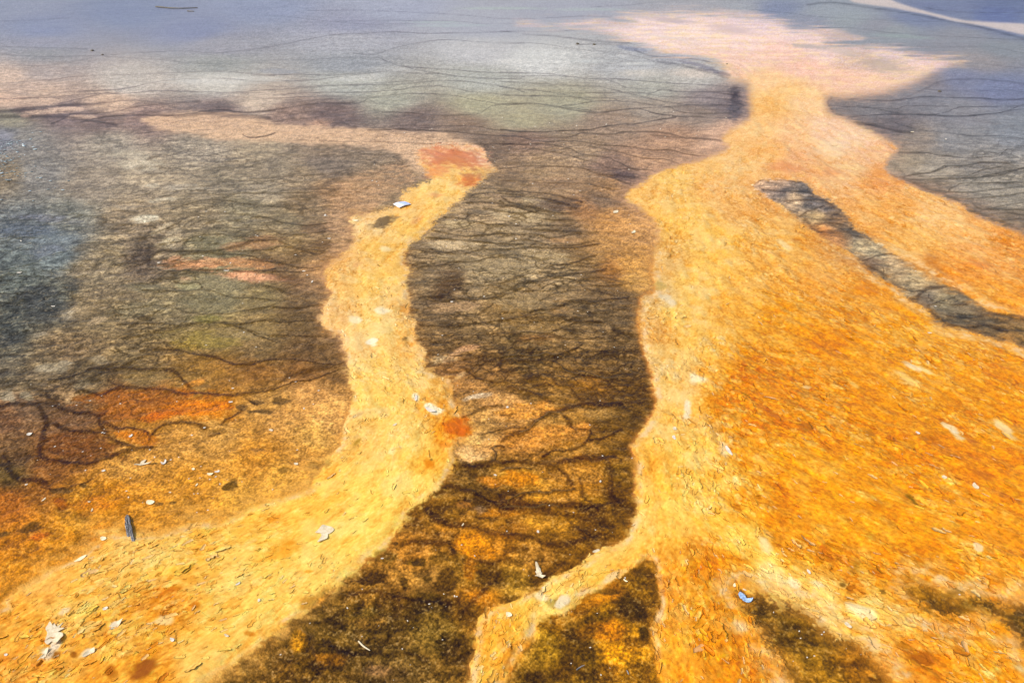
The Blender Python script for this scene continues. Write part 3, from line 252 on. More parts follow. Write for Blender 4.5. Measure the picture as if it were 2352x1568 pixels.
(2,1,2,.5,[(0,1110),(200,1060),(400,1070),(600,1030),(900,1010),(1130,990)]),(2,1,4,.6,[(0,1320),(150,1300),(300,1240),(450,1220),(600,1160),(800,1150),(1100,1110)]),(2,1,2,.5,[(0,1310),(200,1270),(400,1260),(550,1290),(700,1300)]),(2,1,3,.6,[(0,1420),(150,1440),(200,1415),(350,1430),(450,1420),(560,1370),(700,1330),(900,1340)]),(2,1,1.8,.5,[(430,1440),(600,1480),(750,1480),(900,1460)]),(2,1,3,.45,[(330,1150),(500,1080),(750,1050),(1000,1100)]),(2,1,4,.4,[(600,1300),(850,1250),(1100,1200)]),(2,1,4,.35,[(700,950),(900,940),(1100,1000)]),
(1,1,1.2,.5,[(0,235),(250,225),(560,215),(700,245)]),(1,1,1.4,.5,[(0,355),(200,335),(400,360),(600,330),(800,340)]),(1,1,1.8,.55,[(0,430),(130,430),(300,480),(500,490),(700,470)]),(1,1,1.6,.5,[(130,470),(200,550),(350,580),(500,560),(700,540)]),(1,1,1.4,.55,[(0,600),(100,620),(240,620),(280,590),(500,580)]),(1,1,2.6,.6,[(0,720),(200,700),(300,680),(550,740),(650,730)]),(1,1,1.4,.5,[(0,550),(300,545)]),
(1,1,3,.55,[(240,630),(400,690),(640,720)]),(1,1,3.4,.6,[(0,790),(250,820),(450,860),(630,850)]),(1,1,2,.55,[(0,895),(200,890),(400,900),(600,880)]),(1,1,3,.5,[(0,1220),(150,1200),(350,1215),(600,1180)]),(1,1,2,.5,[(0,1325),(300,1330),(550,1310)]),(1,1,2.4,.5,[(0,1400),(150,1440),(400,1450),(600,1460)]),(1,1,4,.45,[(100,1010),(250,1050),(350,1090)]),(1,1,2,.4,[(0,100),(300,80),(650,60)]),(1,1,3,.35,[(500,1250),(620,1350),(700,1450)]),
(1,1,1.6,.5,[(1960,190),(2200,200),(2350,240)]),(1,1,3,.6,[(1850,320),(2000,310),(2200,330),(2352,350)]),(1,1,2,.5,[(1900,250),(2100,230),(2352,260)]),(1,1,2.6,.6,[(2150,270),(2200,300),(2300,330)]),(1,1,3.4,.55,[(2000,360),(2200,390),(2352,400)]),(1,1,2.2,.6,[(1660,430),(1850,450),(2000,490),(2352,500)]),(1,1,1.8,.5,[(1850,450),(1880,490),(1850,510),(1700,540)]),(1,1,2.2,.6,[(1550,540),(1700,570),(1850,590),(2100,570),(2352,580)]),
(1,1,3.4,.6,[(1500,600),(1800,620),(2000,640),(2352,650)]),(1,1,2.6,.55,[(1350,700),(1600,720),(1800,740),(2000,700),(2352,690)]),(1,1,2.8,.6,[(1430,860),(1600,840),(1750,800),(1900,800),(2150,760),(2352,790)]),(1,1,2,.5,[(1900,720),(2000,760),(2150,730)]),(1,1,1.8,.5,[(1930,1020),(2100,1000),(2250,950),(2352,920)]),(1,1,4,.6,[(1520,1110),(1750,1130),(1950,1140),(2150,1100),(2352,1030)]),(1,1,2.6,.5,[(1550,1150),(1900,1120),(2352,1060)]),
(1,1,3.6,.6,[(1930,1290),(2000,1230),(2080,1170)]),(1,1,2.6,.5,[(1450,1360),(1750,1370),(1950,1340),(2150,1310),(2352,1290)]),(1,1,2,.45,[(1480,1430),(1800,1440),(2352,1420)]),(1,1,3,.5,[(1500,1150),(1520,1200),(1620,1200)]),
(0,1,1.4,.45,[(1500,170),(1700,170),(1850,150),(1950,120),(2352,120)]),(0,1,1.2,.45,[(1600,230),(1900,250),(2050,235),(2350,215)]),(0,1,2,.5,[(1450,370),(1700,300),(1950,295),(2150,330),(2350,330)]),(0,1,1.3,.45,[(1500,470),(1700,410),(1900,400),(2150,410),(2352,440)]),(0,1,1.8,.55,[(1550,660),(1650,600),(1750,580),(1900,575),(2050,600),(2150,550),(2352,540)]),(0,1,1.6,.5,[(2000,575),(2080,620),(2200,600),(2352,600)]),
(0,1,2.6,.5,[(1250,600),(1350,560),(1450,520),(1600,440)]),(0,1,2.6,.5,[(1280,690),(1450,650),(1600,620)]),(0,1,4,.6,[(1270,770),(1400,710),(1500,720),(1800,720),(2000,690),(2150,640),(2352,620)]),(0,1,3,.6,[(1350,830),(1500,800),(1600,740),(1850,740),(2100,760),(2300,800),(2352,800)]),(0,1,1.6,.5,[(1850,730),(2100,720),(2352,710)]),(0,1,3,.65,[(1450,890),(1700,880),(1900,880),(2150,890),(2352,870)]),(0,1,2.4,.55,[(1480,930),(1650,900),(1850,905)]),
(0,1,2.6,.55,[(1500,980),(1600,1000),(1700,990),(1720,1040)]),(0,1,2,.5,[(1660,920),(1670,970)]),(0,1,1.6,.55,[(1200,1050),(1500,1060),(1700,1050),(1850,1070),(1980,1115),(2200,1120),(2352,1150)]),(0,1,1.7,.5,[(1000,1220),(1250,1190),(1450,1180),(1520,1210),(1700,1250),(1950,1250),(2150,1220),(2352,1180)]),(0,1,3.6,.55,[(1000,1340),(1300,1330),(1550,1350),(1750,1320),(1900,1340),(2050,1340),(2352,1310)]),(0,1,2.6,.5,[(1400,1400),(1550,1370),(1700,1330)]),(0,1,4,.55,[(1900,1330),(2080,1390),(2200,1440),(2352,1500)]),(0,1,3.6,.5,[(1050,1460),(1300,1420),(1450,1370),(1600,1350)]),
(0,1,1.4,.5,[(0,780),(100,730),(190,690)]),(0,1,1.2,.45,[(0,900),(200,860),(300,830),(430,760),(600,720)]),(0,1,5,.4,[(1200,640),(1300,560),(1400,620)]),
(0,2,4.5,.65,[(1200,140),(1450,130),(1600,150),(1750,190),(1900,230),(2000,265),(2150,265),(2250,235),(2352,230)]),(0,2,4.5,.65,[(750,300),(1000,290),(1200,300),(1400,310),(1500,330),(1560,400),(1600,440)]),(0,2,6,.5,[(600,450),(750,400),(850,340),(1000,300),(1200,200),(1300,170)]),(0,2,5,.55,[(650,500),(850,520),(1000,470),(1150,460),(1400,470),(1550,500),(1800,500),(2000,530),(2200,500),(2352,470)]),(0,2,3.5,.5,[(930,400),(980,440),(1100,450)]),
(0,2,6,.6,[(0,640),(150,620),(300,620),(370,600),(500,640),(620,670),(750,680),(850,710),(900,700)]),(0,2,8,.7,[(350,620),(370,700),(400,800),(380,900),(350,1000),(350,1050)]),(0,2,5.5,.65,[(350,1050),(430,1090),(600,1110),(750,1110),(900,1070),(1000,1040),(1150,1000),(1300,970)]),(0,2,5.5,.6,[(430,780),(600,830),(750,850),(900,840)]),(0,2,6,.6,[(860,720),(880,850),(950,900),(1050,950),(1120,980)]),(0,2,5,.6,[(900,760),(1000,800),(1150,810),(1250,850),(1270,910)]),
(0,2,5.5,.6,[(1270,870),(1400,780),(1550,760),(1750,800)]),(0,2,4.5,.55,[(1900,770),(1950,720),(2050,660)]),(0,2,8,.6,[(0,1130),(80,1150),(100,1200),(250,1260),(400,1280)]),(0,2,9,.5,[(30,1060),(80,1100),(90,1180)]),(0,2,6,.5,[(250,480),(350,500),(450,580),(520,640)]),(0,2,4,.5,[(2100,560),(2200,610)]),(0,2,3.5,.5,[(1790,870),(1900,850)]),(0,2,5,.45,[(400,440),(700,330),(1000,250)]),(0,2,5,.4,[(300,560),(600,430),(850,400)]),(0,2,5,.35,[(0,480),(200,440),(400,470)]),(0,2,3,.45,[(350,1320),(500,1330),(700,1300),(800,1250)]),
(1,2,2,.55,[(0,240),(200,235),(450,230),(700,280),(800,250)]),(1,2,2.6,.7,[(0,510),(150,490),(300,450),(400,410),(520,400),(640,360),(800,300)]),(1,2,4.5,.35,[(0,490),(200,450),(450,330),(780,290)]),
(1,2,4,.6,[(2070,1100),(2080,1020),(2050,990),(2100,970),(2150,990)]),(1,2,8,.65,[(1750,1140),(1900,1140),(2070,1120),(2200,1120),(2352,1110)]),(1,2,7,.6,[(1550,1370),(1700,1310),(1830,1350),(1950,1390),(2050,1440),(2200,1470),(2352,1380)]),(1,2,4,.5,[(1820,300),(1900,380),(2050,420),(2200,430)]),(1,2,5,.45,[(1820,230),(2000,200),(2200,230),(2352,180)]),(1,2,5,.5,[(1800,730),(1900,700),(2000,660),(2150,640)]),(1,2,4,.5,[(1950,870),(2060,860),(2150,840),(2352,820)]),(1,2,3,.5,[(2150,720),(2230,710)]),
(2,2,3.6,.6,[(0,210),(120,185),(200,190),(300,205),(400,175),(450,190),(520,180),(650,140),(700,100)]),(2,2,3.6,.6,[(0,240),(150,245),(450,240),(520,280),(600,340),(650,365),(850,370),(900,395),(1000,395)]),(2,2,2.4,.5,[(620,330),(700,320),(850,370)]),(2,2,7,.65,[(150,870),(230,840),(330,740),(450,690),(580,650),(750,620),(1050,610)]),(2,2,5.5,.55,[(0,940),(100,880),(200,850)]),(2,2,4.5,.6,[(350,1060),(450,1010),(600,1020),(720,960),(780,870),(760,830),(680,825)]),
(2,2,4.5,.5,[(780,920),(950,870),(1050,840)]),(2,2,7,.6,[(430,1130),(600,1090),(850,1090),(1000,1060)]),(2,2,9,.5,[(200,1130),(430,1130),(550,1200),(600,1300)]),(2,2,4,.5,[(0,1180),(100,1160),(280,1190)]),(2,2,5,.55,[(0,1450),(80,1440),(130,1390),(220,1370),(400,1370),(440,1350),(550,1360),(620,1350)]),(2,2,7,.6,[(0,1490),(200,1480),(450,1470),(700,1490),(850,1500)]),(2,2,6,.5,[(550,720),(650,850)]),(2,2,7,.4,[(600,450),(700,600),(850,600)]),
(2,2,2.4,.5,[(0,200),(100,110),(200,60),(400,50)]),(2,2,2,.5,[(430,40),(600,50),(720,60)]),(2,2,6,.4,[(50,470),(200,500),(350,560),(430,600)]),(2,2,9,.4,[(900,1100),(950,1300),(1000,1450)]),(2,2,7,.4,[(250,400),(400,350),(500,450)]),(2,2,6,.4,[(680,1250),(720,1400),(850,1520)]),
(2,3,7,.6,[(0,40),(200,40),(400,50),(600,60)]),(2,3,8,.5,[(0,300),(200,300),(350,370),(500,400),(700,350)]),(2,3,8,.4,[(550,100),(650,250),(800,330)]),(2,3,6,.4,[(0,480),(200,560)]),(1,3,8,.5,[(1500,80),(1650,180),(1850,230),(2100,300),(2352,330)]),(1,3,9,.5,[(1300,380),(1500,340),(1700,380),(1760,450)]),(1,3,9,.4,[(1950,500),(2100,520),(2200,430),(2352,420)]),(1,3,10,.5,[(700,800),(1000,770),(1200,800),(1500,850),(1700,880)]),(1,3,10,.4,[(1750,1000),(1900,850),(2050,700),(2150,600)]),(1,3,8,.4,[(350,1000),(600,1050),(800,950)]),(1,3,9,.4,[(650,1200),(900,1300),(1200,1300),(1500,1350)]),
]
# raised pale threads of living mat lying along some filaments
THREADS = [(2,2,[(0,210),(120,185),(200,190),(300,205),(400,175),(450,190),(520,180)]),(2,2,[(520,280),(600,340),(650,365),(700,330),(850,370),(900,395),(1000,395)]),(2,2,[(0,1185),(100,1160),(200,1172),(280,1190)]),(2,2,[(60,1445),(130,1390),(220,1372),(400,1370),(440,1350),(550,1360),(620,1352)]),(2,2,[(0,1490),(100,1475),(250,1490),(400,1470),(500,1490)]),(1,2,[(2070,1100),(2080,1040),(2050,1000),(2090,975)]),(2,2,[(180,860),(240,835),(330,750),(430,700),(520,690)])]

# flow direction of the mats (segments in image pixels)
FLOW = [((1780,180),(1750,330)),((1740,330),(1640,450)),((1560,470),(1580,640)),((1560,700),(1560,860)),((1560,950),(1570,1060)),((1500,1120),(1510,1250)),((1420,1250),(1230,1370)),((1200,1400),(1120,1560)),((1560,1250),(1560,1560)),((1650,1200),(1720,1270)),((1750,1290),(1900,1370)),((1950,1400),(2150,1480)),((2200,1480),(2320,1560)),((1700,500),(1900,700)),((1800,740),(2000,850)),((1750,900),(1950,1000)),((1950,950),(2200,1080)),((2050,850),(2300,1000)),((2000,1150),(2300,1290)),((1800,1150),(1950,1230)),((1900,360),(2100,500)),((2100,500),(2330,620)),((2150,600),(2340,720)),((1650,1350),(1700,1550)),((1850,300),(1950,370)),((1600,100),(1750,170)),((2100,150),(1900,200)),((1400,60),(1600,100)),
((1060,440),(980,520)),((930,540),(870,620)),((850,650),(850,800)),((880,850),(930,960)),((930,1000),(880,1130)),((820,1180),(680,1280)),((620,1250),(420,1320)),((500,1400),(300,1500)),((350,1290),(150,1390)),((150,1430),(20,1520)),((600,1400),(450,1530)),((600,1020),(400,1100)),((300,1120),(100,1190)),((1000,360),(1080,400)),((700,950),(560,1000))]

# ------------------------------------------------------------------ compose the ground
def mix(c, a, col):
    a = a[:, None]
    return c*(1-a) + np.asarray(col, np.float32)*a
def lift(b, r): return (42 if 300 < b < 1150 else 16)*max(0, 1-r/150)
BG = [(a, b, r+lift(b, r), g+lift(b, r)*.98, bb+lift(b, r)*.8) for a, b, r, g, bb in BG]
YL = [(a, b, r+8, g+12, bb) if (g < 160 and b > 500) else ((a, b, min(r+8, 254), g+7, bb+10) if b < 200 else (a, b, r, g, bb)) for a, b, r, g, bb in YL]
ISL = [(a, b, r+max(0, (130-r)*.35), g+max(0, (130-r)*.33), bb+max(0, (130-r)*.28)) for a, b, r, g, bb in ISL]
BG = [(a, b, r, g+(14 if (r > 165 and g < 128 and b > 850) else 0), bb+(8 if (r > 165 and g < 128 and b > 850) else 0)) for a, b, r, g, bb in BG]
col = field(BG, 14, 2.0, W2)
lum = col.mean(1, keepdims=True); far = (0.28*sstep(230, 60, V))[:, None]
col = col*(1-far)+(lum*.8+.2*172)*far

# -- streaks and mottles of the silt
n1 = fbm(X, Y, 2.2, 20, 4, fy=7.0, foot=foot); n2 = fbm(X, Y, 9, 24, 4, fy=16, foot=foot)
n3 = fbm(X, Y, 30, 28, 3, foot=foot); nL = fbm(X, Y, 1.1, 33, 3)
wx = (fbm(X, Y, 2.0, 50, 3)-0.5)*0.5; wy = (fbm(X, Y, 2.0, 55, 3)-0.5)*0.35
r1 = 1-np.abs(2*fbm(X+wx, Y+wy, 1.6, 60, 3, fy=5.5, foot=foot)-1)
r2 = 1-np.abs(2*fbm(X+wx*.7, Y+wy*.7, 4.5, 66, 3, fy=13, foot=foot)-1)
def pads(sx, sy, o, amp):
    x = X+(fbm(X, Y, 1.1/sx, o, 3)-.5)*sx*amp; y = Y+(fbm(X, Y, 1.1/sx, o+7, 4)-.5)*sy*amp*1.3
    x = x+(n5-.5)*sx*.10; y = y+(n3-.5)*sy*.10
    gx = np.floor(x/sx); gy = np.floor(y/sy); f1 = np.full(X.shape, 9, np.float32); f2 = f1.copy(); idv = np.zeros_like(f1)
    for j in (-1, 0, 1):
        for i in (-1, 0, 1):
            cx = (gx+i).astype(np.int64); cy = (gy+j).astype(np.int64)
            h1 = TAB[(cy+o) & 255, (cx*7+o*3) & 255]; h2 = TAB[(cy*5+o*2) & 255, (cx+o) & 255]; h3 = TAB[(cy*3+o) & 255, (cx*11+o) & 255]
            d = np.sqrt(((x/sx)-(gx+i+.5+(h1-.5)*.9))**2+((y/sy)-(gy+j+.5+(h2-.5)*.9))**2)
            m = d < f1; f2 = np.where(m, f1, np.minimum(f2, d)); idv = np.where(m, h3, idv); f1 = np.where(m, d, f1)
    return f1, f2-f1, idv
SC = field([(300,60,0,.1,.2,.2),(1200,60,0,.15,.2,.2),(2200,60,0,.2,.2,.2),(600,180,.15,.5,.4,.3),(1300,160,.2,.6,.4,.4),(1500,220,.2,.4,.4,.4),(150,260,.4,.6,.5,.4),(1200,240,.05,.2,.3,.4),(2200,230,.1,.3,.3,.3),(600,300,.3,.6,.6,.5),(150,400,.2,.7,.9,.6),(500,400,.6,1,1,.6),
 (700,480,.5,.8,.8,.6),(1250,400,.3,.6,.8,.7),(1150,520,1,1,.8,.7),(1250,620,1,1,.8,.8),(1350,560,.35,.6,.7,.8),(1400,500,.02,.4,.5,.8),(1450,600,.05,.4,.5,.8),(1100,700,.8,1,.8,.8),(1300,760,1,1,.8,.8),(400,560,.7,1,.9,.7),(100,560,.7,1,1,.8),(60,720,.9,1,1,1),(250,650,.5,1,1.1,.9),(550,700,.3,.6,.8,.8),(300,780,.8,1,1,.9),(600,800,.2,.4,.6,.8),
 (100,870,.8,1,1.2,.9),(300,920,.05,.3,.3,1),(120,1000,.1,.4,.6,1),(500,1000,.05,.4,.35,.9),(200,1130,.1,.6,.5,1),(600,1080,.1,.5,.4,.9),(100,1250,.1,.7,.6,1),(1400,860,.7,.7,.8,.9),(1200,850,.8,1,1,.9),(1200,960,.2,.8,1,1),(1300,1050,.3,1,1.3,1),(1200,1200,.3,1,1.4,1),(1400,1150,.3,1,1.3,1),(1000,1300,.1,1,1.2,1.1),(800,1450,.1,1.0,1.2,1.4),(1000,1500,.1,1.0,1.2,1.4),(1350,1450,.1,1.0,1.1,1.2),(1850,1450,.1,.8,1.2,1.2),(2200,1400,.1,.8,1.2,1.1),(2250,420,.5,.8,.5,.5),(2100,300,.2,.5,.4,.4)], 30, 2.0)
fil, mot, blo, grn = SC[:, 0], SC[:, 1], SC[:, 2], SC[:, 3]
n4 = fbm(X, Y, 130, 41, 3); n5 = fbm(X, Y, 18, 44, 4, fy=30)
n2s = 0.5*n2+0.5*sstep(.36, .64, n2); n3s = sstep(.30, .70, n3); n5s = sstep(.34, .66, n5); n1s = sstep(.3, .7, n1)
col = col*(1 + (mot*0.10*(n1s-0.5)+mot*.14*(n5s-.5))[:, None]*np.array([1, 1.02, 1.06], np.float32) + ((.12+.22*sstep(850, 1150, V))*blo*(n2s-0.5)+blo*.10*(n3s-.5))[:, None]*np.array([.92, 1, 1.02], np.float32))
net = np.zeros_like(X); crk = np.zeros_like(X)
padc = np.array([176, 152, 118], np.float32)*(1-sstep(620, 860, V))[:, None]+np.array([138, 106, 64], np.float32)*sstep(620, 860, V)[:, None]
pw = np.clip(.62*fil*sstep(300, 420, V)*sstep(900, 780, V)*sstep(760, 860, U)+.35*fil*sstep(330, 420, V)*sstep(860, 780, V)*sstep(800, 700, U)*sstep(150, 260, U), 0, .7)[:, None]
col = col*(1-pw)+padc*pw
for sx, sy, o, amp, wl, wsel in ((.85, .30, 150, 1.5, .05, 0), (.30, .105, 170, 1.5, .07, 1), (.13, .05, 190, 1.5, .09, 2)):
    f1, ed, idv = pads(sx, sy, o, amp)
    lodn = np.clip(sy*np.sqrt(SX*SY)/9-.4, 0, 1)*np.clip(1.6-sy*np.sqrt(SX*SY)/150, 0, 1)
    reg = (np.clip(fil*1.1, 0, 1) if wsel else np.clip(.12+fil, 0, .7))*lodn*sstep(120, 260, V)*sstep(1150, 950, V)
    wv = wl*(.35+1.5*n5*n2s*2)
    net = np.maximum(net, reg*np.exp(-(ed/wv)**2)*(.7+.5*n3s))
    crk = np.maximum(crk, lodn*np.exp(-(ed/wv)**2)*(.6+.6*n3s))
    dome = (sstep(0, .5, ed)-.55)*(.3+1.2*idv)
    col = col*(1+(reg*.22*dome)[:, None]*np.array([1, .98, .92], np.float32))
# patches
for (cx, cy, rx, ry, an, R, G, B, st, so) in PATCH:
    fine = False
    m = np.where((np.abs(U-cx) < rx*1.9+ry+12) & (np.abs(V-cy) < ry*1.9+rx*.8+12))[0] if abs(an) > 3 else np.where((np.abs(U-cx) < rx*2+12) & (np.abs(V-cy) < ry*2+12))[0]
    if len(m) == 0: continue
    a = math.radians(an); ca, sa = math.cos(a), math.sin(a)
    # wobble limited to the patch's own size
    du = (W2[0][m]-U[m]); dv = (W2[1][m]-V[m]); kk = min(1.0, ry/14.0+0.15)
    x = U[m]+np.clip(du, -rx, rx)*kk-cx; y = V[m]+np.clip(dv, -ry, ry)*kk-cy
    r = np.sqrt(((x*ca+y*sa)/rx)**2+((-x*sa+y*ca)/ry)**2)
    r = r - 0.06 + (n2[m]-0.5)*0.55 + (n3s[m]-0.5)*0.25 + (n5s[m]-.5)*.22
    al = np.clip(st*1.2, 0, .98)*sstep(1+so*.8, 1-so*.8, r)*(0.9+0.25*(n3s[m]-0.5))
    col[m] = mix(col[m], al, (R, G, B))
# filaments
def veins(lst, W, wob):
    A = np.zeros(U.shape, np.float32)
    u, v = W
    for (c, r, wd, st, pts) in lst:
        P = catmull(T(c, r, pts), 3)
        xs = [p[0] for p in P]; ys = [p[1] for p in P]; pad = wd*3+10
        m = np.where((u > min(xs)-pad) & (u < max(xs)+pad) & (v > min(ys)-pad) & (v < max(ys)+pad))[0]
        if len(m) == 0: continue
        x = u[m]; y = v[m]; d2 = np.full(x.shape, 1e9, np.float32)
        for i in range(len(P)-1):
            ax, ay = P[i]; ex, ey = P[i+1][0]-ax, P[i+1][1]-ay
            t = np.clip(((x-ax)*ex+(y-ay)*ey)/(ex*ex+ey*ey+1e-6), 0, 1)
            d2 = np.minimum(d2, (x-ax-t*ex)**2+(y-ay-t*ey)**2)
        wv = wd*(0.42+0.75*wob[m])
        A[m] = np.maximum(A[m], st*np.exp(-d2/(wv*wv)))
    return A
WV = (U+np.clip((W1[0]-U), -9, 9), V+np.clip((W1[1]-V), -5, 5))
AV = veins(VEINS, WV, n2)
frag = np.clip(0.62+0.35*n3s+.35*n5s, 0, 1.2)
AV = np.clip(AV*(1-.55*sstep(300, 180, V)*(1-n1s))*(1-.2*sstep(300, 180, V))*(1.38+.35*sstep(780, 900, V))*frag, 0, .9)
AF = .85*fil*np.maximum(sstep(0.84, 0.98, r1)*0.42*np.clip(n1*2-.4, 0, 1), sstep(0.84, 0.98, r2)*0.42*np.clip(n2*1.6-.3, 0, 1))*(.5+.6*n5s)
AD = np.maximum(np.maximum(AV, AF*.6), np.clip(net*.8*(.25+.9*n1s), 0, .8))

# -- outlines of the mats
WA = W1
edge_n = (n3-0.5)
sdL = polysd(LS, WA); sdR = polysd(RS, WA)
for pk, so in POCKETS:
    s = polysd(catmull(pk, 3, True), WA)
    sdR = np.maximum(sdR, -s*(3.0/so) if so > 5 else -s)
# far upper right band of pale crust
sdC = polysd(T(3,0,[(820,-60),(850,0),(900,25),(1250,72),(1500,120),(1760,185),(2000,225),(2352,300),(2700,380),(2700,230),(2352,205),(2100,190),(1850,175),(1700,140),(1400,60),(1250,10),(1100,-60)]), WA)
sdT = polysd(catmull([(330,272),(420,262),(520,262),(600,275),(640,285),(700,285),(800,292),(900,298),(1000,303),(1060,318),(1100,340),(1105,365),(1060,390),(1000,395),(960,400),(930,370),(900,345),(800,335),(700,328),(600,325),(500,318),(430,308),(360,298)], 3, True), WA)
col = mix(col, 0.85*sstep(9, -7, sdT+9*(n1-.5)+9*(n2-.5)+6*(n4-.5))*(.85+.2*n5s), (236, 194, 155))
sdS = polysd([(930,372),(870,385),(800,410),(760,450),(745,480),(760,540),(755,600),(800,600),(820,520),(880,455),(960,420)], W2)
col = mix(col, np.clip(0.62*sstep(14, -12, sdS+20*(n2-.5))*(.55+.6*n5s), 0, .9), (215, 168, 125))
col = mix(col, 0.9*sstep(3, -4, sdC+5*edge_n), (214, 196, 188))
nearw = sstep(200, 560, V)[:, None]
tint = np.array([0.44, 0.42, 0.45], np.float32)*(1-nearw)+np.array([0.50, 0.46, 0.36], np.float32)*nearw
bgT = 1 - AD[:, None]*(1-tint)
bgc = col*bgT
# island ground inside the right mat uses its own colours
isl = sstep(14, 0, polysd([(1700,400),(1900,400),(2050,520),(2230,600),(2450,690),(2450,900),(2300,800),(2050,700),(1850,540),(1740,460)], (U, V)))
ic = field(ISL, 8, 2.2, (U+(W2[0]-U)*.5, V+(W2[1]-V)*.5))*1.12; ic = ic*(1+(0.5*(n2-.5)+0.3*(n3-.5))[:, None])
ic = ic*(1-np.clip(np.maximum(AV*1.1, crk*.55*(n5s*.6+.4)), 0, .85)[:, None]*(1-np.array([0.52, 0.48, 0.46], np.float32)))
bgc = mix(bgc, isl, 0)+ic*isl[:, None]
grain = (rng.random(U.shape, dtype=np.float32)-0.5)
bgc = bgc*(1+(grn*0.16*(n3s-0.5)+grn*0.55*(n4-.5)+grn*0.16*grain)[:, None])
# pale grains and dark grains
bgc = mix(bgc, np.clip(grn*.30*sstep(.66, .9, n4)*sstep(.4, .7, n5), 0, .5), (205, 175, 130))
# orange rind of the silt next to mats
for sdm in (sdL, sdR):
    rind = np.exp(-np.clip(sdm, 0, 99)/7.0)*sstep(380, 560, V)*np.clip(n1*1.3-.2, 0, 1)
    bgc = mix(bgc, 0.6*rind, (200, 130, 62))
    bgc = mix(bgc, 0.45*np.exp(-(np.clip(sdm+8*(n2-.5), 0, 99)/15.0))*sstep(500, 700, V)*n2s, (196, 124, 48))
fr = np.exp(-np.clip(sdL+16*(n2-.5), 0, 199)/34.0)*sstep(990, 1080, V)*sstep(820, 740, U-(V-1000)*.0)*(sdL < 180)*(U+V*.9 < 2050)
bgc = mix(bgc, np.clip(.72*fr*(.5+.8*n5s), 0, .85), (232, 172, 82))
fr = np.exp(-np.clip(sdL+10*(n2-.5), 0, 99)/13.0)*sstep(430, 500, V)*sstep(900, 800, V)*sstep(870, 800, U)
bgc = mix(bgc, .75*fr*(.6+.6*n5s), (208, 156, 108))
fr = np.exp(-np.clip(sdR+12*(n2-.5), 0, 199)/14.0)*sstep(640, 480, V)*sstep(150, 220, V)*(sdR < 90)*(1-isl)
bgc = mix(bgc, np.clip(.62*fr*(.5+.7*n5s), 0, .8), (214, 164, 130))
fr = np.exp(-(np.clip(sdR+6*(n2-.5), 0, 99)/7.0)**1.5)*sstep(560, 640, V)*sstep(1230, 1100, V)*sstep(1600, 1540, U)
bgc = mix(bgc, np.clip(.85*fr*(.7+.5*n5s), 0, .9), (205, 132, 62))

# -- mat colours
W3 = (U+(W2[0]-U)*0.6, V+(W2[1]-V)*0.6)
yc = field(YL, 12, 2.2, W3)
fl = []
for a, b in FLOW:
    xa, ya = ground_xy(*a); xb, yb = ground_xy(*b); L = math.hypot(xb-xa, yb-ya)
    fl.append(((a[0]+b[0])/2, (a[1]+b[1])/2, (xb-xa)/L, (yb-ya)/L))
    fl.append((a[0], a[1], (xb-xa)/L, (yb-ya)/L))
FD = field(fl, 30, 1.6); nn = np.sqrt((FD**2).sum(1))+1e-6; FX = FD[:, 0]/nn; FY = FD[:, 1]/nn
ysel = np.where((sdL < 14) | (sdR < 14))[0]
def lic(freq, half, o, k=9):
    s = np.zeros(len(ysel), np.float32)
    x = X[ysel]; y = Y[ysel]; fx = FX[ysel]; fy = FY[ysel]
    for t in np.linspace(-half, half, k):
        s += vnoise((x+fx*t)*freq, (y+fy*t)*freq, o)
    s = s/k-0.5; s = s/(s.std()+1e-6)
    out = np.zeros(U.shape, np.float32); out[ysel] = s; return out
L1 = lic(15, 0.13, 71, 13); L2 = lic(26, 0.045, 75); L3 = lic(60, 0.014, 78, 5); L4 = lic(130, 0.006, 81, 3)
def vor(size, an, o, jit=0.9, wamp=0.012):
    """flake cells stretched along the flow: F1, F2-F1, random id, local offset"""
    x = X[ysel]; y = Y[ysel]
    x = x+(fbm(x, y, 22, o+5, 3)-.5)*2*wamp; y = y+(fbm(x, y, 22, o+9, 3)-.5)*2*wamp
    fx = FX[ysel]; fy = FY[ysel]; gx = np.floor(x/size); gy = np.floor(y/size)
    f1 = np.full(x.shape, 1e9, np.float32); f2 = f1.copy(); idv = np.zeros_like(f1); la = np.zeros_like(f1); lb = np.zeros_like(f1)
    for j in (-1, 0, 1):
        for i in (-1, 0, 1):
            cx = (gx+i).astype(np.int64); cy = (gy+j).astype(np.int64)
            h1 = TAB[(cy+o) & 255, (cx*7+o*3) & 255]; h2 = TAB[(cy*5+o*2) & 255, (cx+o) & 255]; h3 = TAB[(cy*3+o) & 255, (cx*11+o*5) & 255]
            dx = x-(gx+i+0.5+(h1-.5)*jit)*size; dy = y-(gy+j+0.5+(h2-.5)*jit)*size
            a = (dx*fx+dy*fy); b = (-dx*fy+dy*fx)
            d = np.sqrt((a/1.75)**2+b*b)/size*(0.8+0.4*h3)
            m = d < f1
            f2 = np.where(m, f1, np.minimum(f2, d)); idv = np.where(m, h3, idv); la = np.where(m, a/size, la); lb = np.where(m, b/size, lb); f1 = np.where(m, d, f1)
    def ex(v, fill=0.0):
        o_ = np.full(U.shape, fill, np.float32); o_[ysel] = v; return o_
    return ex(f1), ex(f2-f1, 1.0), ex(idv), ex(la), ex(lb)
c1 = vor(0.055, 0, 11); c2 = vor(0.026, 0, 37, wamp=0.007)
